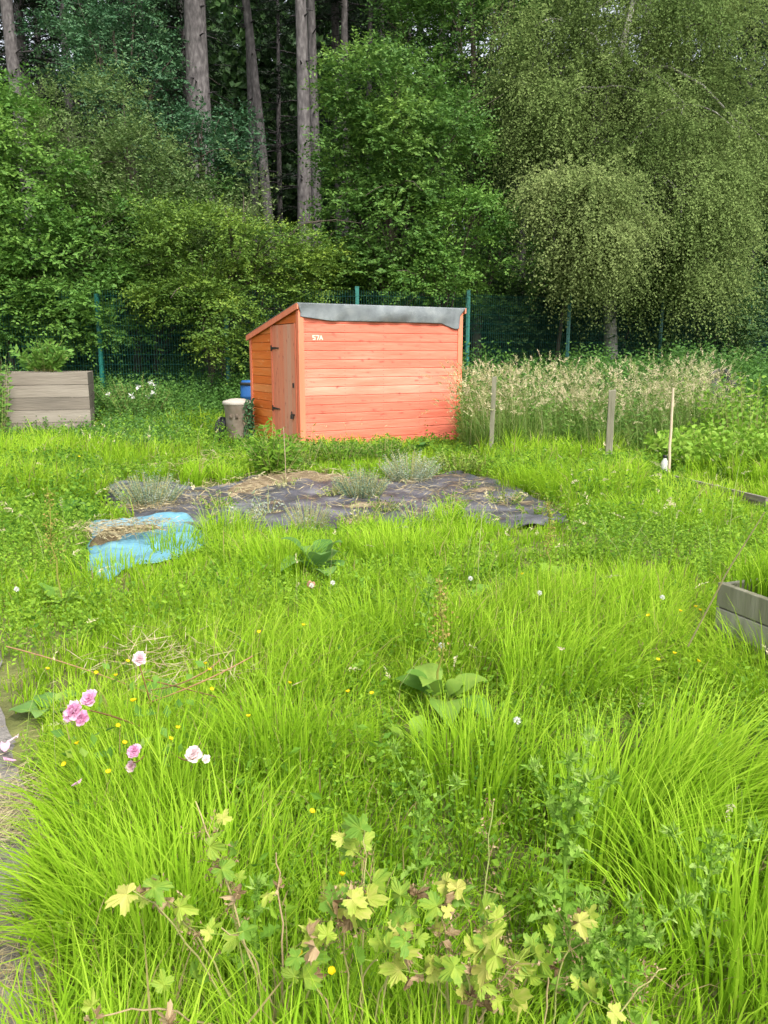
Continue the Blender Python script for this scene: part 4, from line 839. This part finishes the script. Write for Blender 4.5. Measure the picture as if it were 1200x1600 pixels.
# timber bed at the right, close
b0 = P(1122, 910, .38); b1 = P(1200, 938, .38); ang = math.atan2(b1[1]-b0[1], b1[0]-b0[0])
rb = plank_box('raised_bed', 'grey timber raised bed at the right edge filled with grass', 'raised bed', (b0[0], b0[1], float(gz(b0[0], b0[1]))), ang, 2.2, 1.5, .38, 3, 'postwood', .035)
bm = MB(); n = 7000; u = rg.uniform(.05, 2.1, n); v = rg.uniform(.05, 1.42, n); x = b0[0]+u*math.cos(ang)-v*math.sin(ang); y = b0[1]+u*math.sin(ang)+v*math.cos(ang)
blades(bm, np.stack([x, y, np.full(n, .33)], 1), rg.uniform(0, 6.28, n), np.abs(rg.normal(.8, .4, n)), rg.uniform(.14, .42, n), np.full(n, .0075), 4, .45+rg.normal(0, .15, n))
tag(bm.build('grass', 'grass'), 'grass growing inside the raised timber bed', 'grass', kind='stuff')
# far low bed edging
e0 = G(1048, 757); e1 = G(1215, 800); an2 = math.atan2(e1[1]-e0[1], e1[0]-e0[0])
r = thing('bed_edging', 'low weathered plank edging under the potato plants', 'edging', (e0[0], e0[1], 0), an2)
for k, (z0, z1) in enumerate(((-.02, .05), (.054, .11))):
    mb = MB(); mb.box(0, 1.5, .002*k, .035, z0, z1, .3+.4*k); mb.build('board', 'greywood', r)
# posts and canes
def post(label, px, ybase, ytop, wpx, m='postwood', lean=0, cat='post', name='wooden_post'):
    c = at0(px, ybase); y = c[1]; h = D(px, ytop, y)[2]-c[2]; wv = wpx/FPX*y
    mb = MB(); wv2 = wv*.5; n = 6
    for i in range(n):
        pass
    z = np.linspace(-.1, h, 9); pts = np.stack([lean*z, 0*z, z], 1); V = []
    for q in pts: V += [(q[0]-wv2*.82, -wv2*.5, q[2]), (q[0]+wv2*.6, -wv2*.9, q[2]), (q[0]+wv2*.95, wv2*.5, q[2]), (q[0]-wv2*.5, wv2*.9, q[2])]
    V = np.array(V)+rg.normal(0, .0015, (len(V), 3)); V[-4:, 2] += [0, .012, .02, .006]
    F = [(4*i+j, 4*i+(j+1) % 4, 4*i+4+(j+1) % 4, 4*i+4+j) for i in range(8) for j in range(4)]+[(32, 33, 34, 35)]
    mb.add(V, F, .5); o = mb.build(name, m); o.location = c; bv = o.modifiers.new('b', 'BEVEL'); bv.width = .004
    return tag(o, label, cat)
post('grey square wooden post standing in the dry grass', 949, 738, 611, 14)
post('slim mossy wooden post in the dry grass nearest the shed', 766, 722, 590, 9, lean=.02)
post('short thick wooden post by the black plastic at the right', 1141, 640, 562, 22)
c = at0(1044, 752); mb = MB(); tpz = D(1052, 606, c[1]); mb.tube(limb((0, 0, -.1), (tpz[0]-c[0], 0, tpz[2]-c[2]), 8, 0, .02), np.linspace(.019, .014, 8), 8, .5)
o = mb.build('garden_stake', 'cane', smooth=True); o.location = c; tag(o, 'pale straight stake beside the potato bed with a bottle at its foot', 'stake')
mb = MB(); prof = [(.0, 0), (.04, 0), (.042, .02), (.042, .14), (.02, .18), (.02, .2)]
def lathe(mb, prof, k=20, tint=.5, c=(0, 0, 0), sx=1, sy=1):
    n = len(prof); V = [(c[0]+r*math.cos(a)*sx, c[1]+r*math.sin(a)*sy, c[2]+z) for r, z in prof for a in np.arange(k)*2*PI/k]
    mb.add(V, [(i*k+j, i*k+(j+1) % k, (i+1)*k+(j+1) % k, (i+1)*k+j) for i in range(n-1) for j in range(k)], tint)
lathe(mb, prof); o = mb.build('plastic_bottle', 'white', smooth=True); q = P(1037, 745, .02); o.location = (q[0], q[1], .06); tag(o, 'small white bottle hung upright against the pale stake', 'bottle')
cp_ = MB(); lathe(cp_, [(.0, 0), (.024, 0), (.024, .03), (0, .03)], c=(0, 0, .195)); cap = cp_.build('cap', 'blacksheet', o, True)
c = at0(447, 768); mb = MB(); tz = D(443, 668, c[1]); mb.tube([(0, 0, -.05), (0, 0, tz[2]*.5), (tz[0]-c[0], 0, tz[2])], [.006, .005, .005], 6, .15); o = mb.build('garden_cane', 'cane', smooth=True); o.location = c; tag(o, 'thin pale cane stuck in the ground before the shed door', 'cane')
# bin
c = D(371, 640, 13.5); r = thing('garden_bin', 'weathered brown plastic bin with lid and ivy beside the shed', 'bin', (c[0], 13.5, float(gz(c[0], 13.5))))
mb = MB(); lathe(mb, [(.0, .0), (.17, 0), (.18, .02), (.225, .63), (.235, .64), (.235, .66), (.2, .66), (.17, .03)], 28, .5)
for k in range(2): mb.box(-.10+.1*k, -.055+.1*k, -.222, -.19, .42, .50, .1)
mb.build('bin_body', 'binplastic', r, True)
mb = MB(); lathe(mb, [(.245, .655), (.25, .66), (.25, .70), (.235, .715), (.12, .75), (.0, .76)], 28, .8); mb.build('lid', 'binplastic', r, True)
mb = MB(); n = 320; a = rg.uniform(-.9, .6, n); z = rg.uniform(.05, .74, n); p = np.stack([np.cos(a)*.25, np.sin(a)*.25-.03, z], 1); o_ = nrm(np.stack([np.cos(a), np.sin(a)-.4, 0*a], 1))
kites(mb, p+rg.normal(0, .015, p.shape), nrm(rg.normal(size=p.shape)*[1, 1, .6]+[0, 0, -.5]), nrm(o_+rg.normal(0, .3, p.shape)), .055, .045, .5+rg.normal(0, .2, n))
iv = mb.build('ivy', 'holly'); iv.location = r.location; tag(iv, 'dark ivy trailing between the brown bin and the shed corner', 'ivy')
c = D(400, 640, 15.2); r = thing('blue_drum', 'blue plastic drum half hidden behind the shed corner', 'drum', (c[0], 15.2, float(gz(c[0], 15.2))))
mb = MB(); lathe(mb, [(0, 0), (.25, 0), (.28, .04), (.28, .3), (.295, .32), (.28, .34), (.28, .6), (.295, .62), (.28, .64), (.28, .86), (.25, .92), (.2, .92), (0, .915)], 30); mb.build('drum_body', 'blueplastic', r, True)
mb = MB(); lathe(mb, [(.285, .83), (.297, .84), (.297, .88), (.285, .89)], 30); mb.build('ring', 'darkmetal', r, True)
# black plastic things
def crumple(name, label, cat, loc, sx, sy, sz, m, seed):
    q = np.random.default_rng(seed); mb = MB(); nu, nv = 36, 22; V = []
    ph = q.uniform(0, 6, 6)
    for j in range(nv):
        v = j/(nv-1)*PI*.5
        for i in range(nu):
            u = i/nu*2*PI; rr = 1+.16*math.sin(3*u+ph[0]+2*v)+.1*math.sin(7*u+ph[1]-5*v)+.07*math.sin(13*u+ph[2]+6*v)+.05*math.sin(23*u+9*v)
            V.append((sx*math.cos(u)*math.cos(v)**.8*rr, sy*math.sin(u)*math.cos(v)**.8*rr, sz*math.sin(v)*(1+.12*math.sin(4*u+ph[3]))))
    mb.add(V, [(j*nu+i, j*nu+(i+1) % nu, (j+1)*nu+(i+1) % nu, (j+1)*nu+i) for j in range(nv-1) for i in range(nu)], .5)
    o = mb.build(name, m); o.location = loc; return tag(o, label, cat)
c = D(347, 668, 13.6); crumple('plastic_bag', 'small black plastic bag at the foot of the brown bin', 'bag', (c[0], 13.6, .02), .13, .13, .36, 'blacksheet', 1)
c = D(1104, 610, 14.6); crumple('plastic_sheet', 'crumpled black plastic over a heap behind the dry grass', 'plastic sheet', (c[0], 14.0, .3), .34, .3, .85, 'blacksheet', 2)
c = G(205, 782)
crumple('plastic_sheet', 'rumpled black plastic at the left end of the membrane', 'plastic sheet', (c[0], c[1], .0), .36, .26, .10, 'blacksheet', 3)
c = P(484, 940, .03); mb = MB(); mb.box(-.022, .022, -.02, .02, 0, .04); o = mb.build('brick_piece', 'brick'); o.location = (c[0], c[1], .12); o.rotation_euler = (.3, .5, .4); o.modifiers.new('b', 'BEVEL').width = .008; tag(o, 'small broken piece of red brick lying in the grass', 'brick')

# ------------------------------------------------------------------ roses
def petal(mb, c, out, upv, L, W, cup, tint, mi=0):
    out = nrm(np.array(out, float)); upv = np.array(upv, float); s = np.cross(out, upv); V = []
    for i, a in enumerate((0, .35, .7, 1)):
        wdt = W*[.25, .8, 1, .62][i]*.5
        for b in (-1, -.35, .35, 1):
            V.append(np.array(c)+out*L*a+s*b*wdt+upv*(cup*L*a*a+.25*W*b*b*a)+(-upv*.06*L if i == 3 and abs(b) < .5 else 0))
    F = [(i*4+j, i*4+j+1, i*4+5+j, i*4+4+j) for i in range(3) for j in range(3)]; mb.add(V, F, tint, mi)
def rose(mb, c, face, R, mi=0, t0=.5, seed=0):
    q = np.random.default_rng(seed); f = nrm(np.array(face, float)); a = nrm(np.cross(f, [0.1, .2, 1])); b = np.cross(f, a)
    for ring, (n, rr, cup, el) in enumerate(((8, 1.0, .1, .05), (8, .82, .5, .35), (7, .62, .9, .7), (5, .42, 1.3, 1.0), (4, .25, 1.6, 1.2))):
        for k in range(n):
            th = k*2*PI/n+ring*.5+q.normal(0, .12); o = a*math.cos(th)+b*math.sin(th); o = nrm(o+f*el*.6)
            petal(mb, np.array(c)+f*R*.08*ring, o, nrm(f-np.dot(f, o)*o+q.normal(0, .25, 3)), R*rr*.8*q.uniform(.75, 1.1), R*rr*.75, cup*.35, t0+q.normal(0, .16)-ring*.04, mi)
RB = thing('rose_bush', 'sprawling rose with pink blooms lying in the grass by the path', 'rose bush', at0(255, 1180))
rl = np.array(RB.location)
sm_ = MB()
for (pts, r0, t) in [([(250, 1150, .05), (190, 1120, .3), (140, 1110, .42)], .004, .5), ([(250, 1150, .05), (230, 1080, .3), (218, 1040, .40)], .0035, .4), ([(250, 1150, .05), (215, 1200, .28), (208, 1190, .36)], .003, .5), ([(250, 1160, .05), (290, 1200, .28), (303, 1185, .34)], .003, .5),
                     ([(190, 1110, .12), (290, 1085, .3), (395, 1025, .36)], .004, .8), ([(220, 1080, .12), (300, 1075, .28), (345, 1030, .33)], .0035, .7), ([(10, 1010, .22), (130, 1040, .24), (250, 1090, .22)], .003, .95), ([(230, 1062, .22), (300, 1078, .22), (360, 1095, .2)], .003, .3)]:
    p = np.array([P(*q) for q in pts])-rl; t_ = np.linspace(0, 1, 9)[:, None]; c2 = p[0]*(1-t_)**2+2*p[1]*t_*(1-t_)+p[2]*t_**2; sm_.tube(c2, np.linspace(r0, r0*.55, 9), 6, t)
sm_.build('stem', 'redstem', RB, True)
for k, (px, py, z, R, mt, t0) in enumerate([(116, 1112, .42, .042, 'pink', .45), (140, 1092, .43, .036, 'pink', .6), (218, 1029, .42, .032, 'palepink', .35), (210, 1174, .36, .030, 'pink', .55), (206, 1197, .30, .022, 'palepink', .0), (303, 1178, .34, .034, 'palepink', .7), (322, 1186, .3, .016, 'palepink', .7), (128, 1122, .40, .03, 'pink', .35)]):
    mb = MB(); rose(mb, P(px, py, z)-rl, (rg.normal(0, .25), -.75, .75), R, 0, t0, k); mb.build('bloom', mt, RB, True)
mb = MB(); n = 60; q = np.array([P(rg.uniform(90, 320), rg.uniform(1040, 1200), rg.uniform(.15, .35)) for _ in range(n)])-rl; kites(mb, q, rdir(n), nrm(rg.normal(0, .5, (n, 3))+[0, -.2, 1]), .045, .03, .5+rg.normal(0, .2, n)); mb.build('foliage', 'dock', RB)
for k, (px, py, nm) in enumerate([(12, 1158, 'pale round fallen petal on the path, uppermost of the petals'), (8, 1174, 'long pink fallen petal at the very edge of the path'), (25, 1188, 'folded deep pink fallen petal nearest the grass'), (113, 1226, 'small fallen petal caught in the grass beside the path')]):
    mb = MB(); petal(mb, (0, 0, 0), (math.cos(k*2), math.sin(k*2), .1), (0, 0, 1), .04 if k < 3 else .025, .036, .3, .55); o = mb.build('rose_petal', 'pink' if k else 'palepink'); q = P(px, py, .04 if k < 3 else .3); o.location = q if k == 3 else (q[0], q[1], float(gz(q[0], q[1]))+.035); tag(o, nm, 'petal')
    s_ = o.modifiers.new('t', 'SOLIDIFY'); s_.thickness = .0006

# buttercups, clovers
mb = MB(); mb.tube([(0, 0, 0), (.01, .01, .15), (0, 0, .3)], .0012, 4, .5, 1)
for k in range(5): a = k*2*PI/5; petal(mb, (0, 0, .3), (math.cos(a), math.sin(a), .35), nrm(np.array([-math.cos(a)*.35, -math.sin(a)*.35, 1.])), .011, .011, .3, .5, 0)
bc = mb.build('buttercup', ['yellow', 'weed']); tag(bc, 'small yellow buttercup in the long grass', 'buttercup', 'buttercups in the grass')
spots = [(142, 1027), (156, 1024), (28, 1048), (187, 1065), (170, 1083), (165, 1092), (178, 1095), (68, 1101), (210, 1105), (174, 1144), (161, 1154), (184, 1142), (242, 1144), (171, 1163), (181, 1187), (284, 1045), (302, 1048), (291, 1046), (573, 1085), (418, 962), (430, 1255), (492, 1410), (515, 1408), (545, 1490), (510, 1430),
         (1032, 951), (1070, 953), (1094, 954), (1058, 948), (1000, 1020), (1030, 1017), (1038, 1024), (845, 896), (600, 1080), (120, 705), (455, 980), (410, 1075), (388, 1133)]
for k, (px, py) in enumerate(spots):
    z = .34; q = P(px, py, z); o = bc if k == 0 else bc.copy()
    if k: C.objects.link(o)
    o.location = (q[0], q[1], z-.3); o.rotation_euler = (.35+.2*math.sin(k*3), .2*math.cos(k*5), k*1.3); s = .85+.07*max(0, q[1]-2.5); o.scale = (s, s, 1)
mb = MB(); mb.tube([(0, 0, 0), (0, .01, .12), (0, 0, .25)], .0014, 4, .5, 1); n = 60; d = nrm(rg.normal(size=(n, 3))+[0, 0, .4]); kites(mb, d*.003+[0, 0, .255], d, rdir(n), .012, .005, .5+rg.normal(0, .2, n), 0)
cl = mb.build('clover_flower', ['white', 'weed']); tag(cl, 'small white clover head in the grass', 'clover', 'clover flowers in the grass')
for k, (px, py) in enumerate([(487, 916), (843, 928), (26, 922), (735, 905), (690, 1010), (520, 912), (1035, 935), (808, 1128)]):
    q = P(px, py, .28); o = cl if k == 0 else cl.copy()
    if k: C.objects.link(o)
    o.location = (q[0], q[1], .03)

# ------------------------------------------------------------------ yellowing plants close to the camera
def palmate(mb, c, face, up, R, tint, mi=0, q=None, curl=.2):
    """lobed toothed leaf; five lobes with teeth"""
    f = nrm(np.array(face, float)); u = np.array(up, float); u = nrm(u-np.dot(u, f)*f); s = np.cross(u, f)
    V = [np.array(c, float)]; N = 40; lob = [-2.3, -1.2, 0, 1.2, 2.3]; ll = [.6, .85, 1.0, .85, .6]
    for i in range(N+1):
        th = -2.75+5.5*i/N; r = .5
        for a, l in zip(lob, ll):
            d = abs(th-a); r = max(r, l*max(0, 1-(d/.6)**2*.62))
        r = max(.42, r)*(1+(.07 if i % 2 else -.07)); r *= q.uniform(.93, 1.07)
        x, y = math.sin(th)*r*R, math.cos(th)*r*R
        V.append(np.array(c)+s*x+u*y+f*(curl*R*(-(r**2)*.6+.25*math.sin(th*3+tint*9))))
    mb.add(V, [(0, i, i+1) for i in range(1, N+1)], [tint+.12]+[tint+q.normal(-.03, .12) for _ in range(N+1)], mi)
YP = [ # base (px,py), list of stems: (tip px,py,z, [leaf t positions], seed head?)
    ('thin yellowing plant arching to the left over the grass', (395, 1640), [((205, 1395, .50), [.35, .6, .95], 0), ((330, 1310, .52), [.5, .8], 1), ((240, 1390, .46), [.7, .9], 1), ((150, 1590, .40), [.6, 1], 0)]),
    ('yellowing plant with a tall wiry stem curving up to the right', (440, 1660), [((305, 1250, .60), [.55, .75], 1), ((430, 1330, .5), [.7], 0), ((345, 1450, .42), [.9], 0), ((480, 1530, .30), [.9, 1], 0), ((565, 1380, .45), [.8, .95], 1)]),
    ('yellowing lobed plant in the bottom middle with brown seed clusters', (560, 1680), [((570, 1290, .55), [.8, .95], 1), ((540, 1400, .46), [.85, 1], 1), ((630, 1470, .40), [.9, 1], 0), ((665, 1380, .48), [.6, .85], 1), ((590, 1500, .36), [.9], 0), ((490, 1480, .40), [1.0], 0)]),
    ('densest yellow leaved plant at the bottom right of the middle', (715, 1690), [((700, 1400, .48), [.7, .9, 1], 1), ((760, 1440, .45), [.75, .95], 1), ((730, 1500, .40), [.8, .95], 0), ((660, 1520, .34), [.9, 1], 0), ((810, 1500, .42), [.85, 1], 1), ((740, 1560, .3), [.8, 1], 0), ((780, 1570, .3), [.9], 0), ((770, 1250, .5), [.5], 1)]),
    ('sparse yellow leaved plant with dry seeds at the bottom right', (850, 1720), [((905, 1440, .36), [.7, .95], 1), ((940, 1570, .28), [.8, 1], 0), ((860, 1500, .35), [.9], 0), ((1040, 1510, .3), [], 1)])]
for pi, (lab, bs, sts) in enumerate(YP):
    q = np.random.default_rng(50+pi); b = P(bs[0], bs[1], 0); b = np.array([b[0], b[1], float(gz(b[0], b[1]))]); r = thing('cranesbill_plant', lab, 'plant', b)
    for si, (tip, lv, sh) in enumerate(sts):
        e = P(*tip)-b; mid = e*.5+[0, 0, .10+.06*q.random()]; mid[:2] += q.normal(0, .03, 2); t = np.linspace(0, 1, 12)[:, None]
        c = 2*mid*t*(1-t)+e*t**2; c += q.normal(0, .003, c.shape); mb = MB(); mb.tube(c, np.linspace(.0028, .0014, 12), 5, .5+q.normal(0, .25)); stem = mb.build('stem', 'palestem', r, True)
        for t_ in lv:
            p = np.array([np.interp(t_*11, range(12), c[:, k]) for k in range(3)])
            for _ in range((3 if pi in (2, 3) else 2) if t_ > .7 else 1):
                pd = nrm(np.array([q.normal(), q.normal(0, .6), q.uniform(-.1, .8)])); pe_ = p+pd*q.uniform(.02, .05); mb = MB()
                palmate(mb, pe_, (q.normal(0, .8), -.6, .6+q.normal(0, .6)), pd+[0, 0, .2], q.uniform(.018, .044), q.uniform(-.1, .9), 0, q, q.uniform(.2, 1.0))
                mb.tube([p, pe_], .001, 4, .4); mb.build('leaf', 'yellowleaf', r)
            if q.random() < .42:
                mb = MB(); palmate(mb, p+q.normal(0, .012, 3), q.normal(size=3), q.normal(size=3), q.uniform(.015, .026), q.uniform(.2, .9), 0, q, 1.6); palmate(mb, p+q.normal(0, .012, 3), q.normal(size=3), q.normal(size=3), q.uniform(.015, .022), q.uniform(.2, .9), 0, q, 1.6); mb.build('withered_leaf', 'deadleaf', r)
        if sh:   # dry seed sprays near the tip
            mb = MB()
            for k in range(20):
                t_ = q.uniform(.45, 1); p = np.array([np.interp(t_*11, range(12), c[:, k2]) for k2 in range(3)]); d = nrm(q.normal(size=3)+[0, 0, .6]); l = q.uniform(.015, .05); mb.tube([p, p+d*l], .0007, 3, .4)
                m_ = 5; kites(mb, p+d*l+q.normal(0, .004, (m_, 3)), nrm(q.normal(size=(m_, 3))), nrm(q.normal(size=(m_, 3))), .009, .004, .5+q.normal(0, .3, m_))
            mb.build('seed_sprays', 'deadleaf', r)
# thistles
def thistle(label, px, py, H, seed, n=16, L=.15, lean=(0, 0), br=0):
    q = np.random.default_rng(seed); r = thing('thistle', label, 'thistle', at0(px, py)); e = np.array([lean[0], lean[1], H]); c = limb((0, 0, 0), e, 10, 0, .15)
    mb = MB(); mb.tube(c, np.linspace(.006, .002, 10), 6, .5); ends = [(c, 1.)]
    for k in range(br):
        i = q.integers(4, 8); a = k*2.4; tip = c[i]+np.array([math.cos(a)*.1, math.sin(a)*.1, H*.3*q.uniform(.7, 1.2)]); c2 = limb(c[i], tip, 6, 0); mb.tube(c2, np.linspace(.0035, .0015, 6), 5, .5); ends.append((c2, .6))
    mb.build('stem', 'thistle', r, True)
    fm = MB()
    for (cc, sc) in ends:
        m_ = int(n*(1.7 if sc == 1 else .7))
        for k in range(m_):
            t_ = .08+.92*k/m_; p = np.array([np.interp(t_*(len(cc)-1), range(len(cc)), cc[:, z]) for z in range(3)]); a = k*2.4+q.normal(0, .3); el = .25+.7*t_
            d = (math.cos(a)*math.cos(el), math.sin(a)*math.cos(el), math.sin(el)); l = L*sc*(1-.55*t_)*q.uniform(.8, 1.15); bladeleaf(fm, p, d, l, l*.30, .35, .5, .5+q.normal(0, .18), 0, 12, .006, .55)
        fl = cc[-1]; m_ = 26; kites(fm, fl+q.normal(0, .006, (m_, 3)), nrm(q.normal(size=(m_, 3))+[0, 0, 1.2]), nrm(q.normal(size=(m_, 3))), .03, .006, .6+q.normal(0, .2, m_))
    fm.build('foliage', 'thistle', r); return r
thistle('tall branching thistle right of the yellowing plants', 880, 1530, .58, 1, 20, .11, (.0, .05), 4)
thistle('short bluish thistle with a leafy crown at the lower right', 1095, 1500, .36, 2, 15, .10, (.0, .0), 2)
thistle('small thistle near the bottom right among yellow leaves', 975, 1640, .38, 3, 15, .10, (0, 0), 3)
thistle('faint thistle standing in the grass above the yellow leaves', 655, 1400, .38, 4, 11, .09, (0, 0), 2)
thistle('leafy thistle low behind the left yellowing stems', 395, 1560, .32, 5, 10, .12, (.02, 0), 0)
thistle('dense young thistle at the foot of the tall branching one', 900, 1640, .38, 6, 16, .11, (0, 0), 4)
thistle('pale flowering thistle in the middle of the lawn behind the stalked dock', 668, 1045, .45, 7, 10, .09, (0, 0), 3)
# long fallen grass stem over the raised bed
mb = MB(); a = P(1195, 800, .9); b = P(1075, 1010, .25); mb.tube([a, a*.55+b*.45+[0, 0, .03], b], [.0022, .003, .0035], 5, .6); tag(mb.build('dry_stalk', 'straw', smooth=True), 'long dry stalk leaning across the corner of the raised bed', 'stalk')
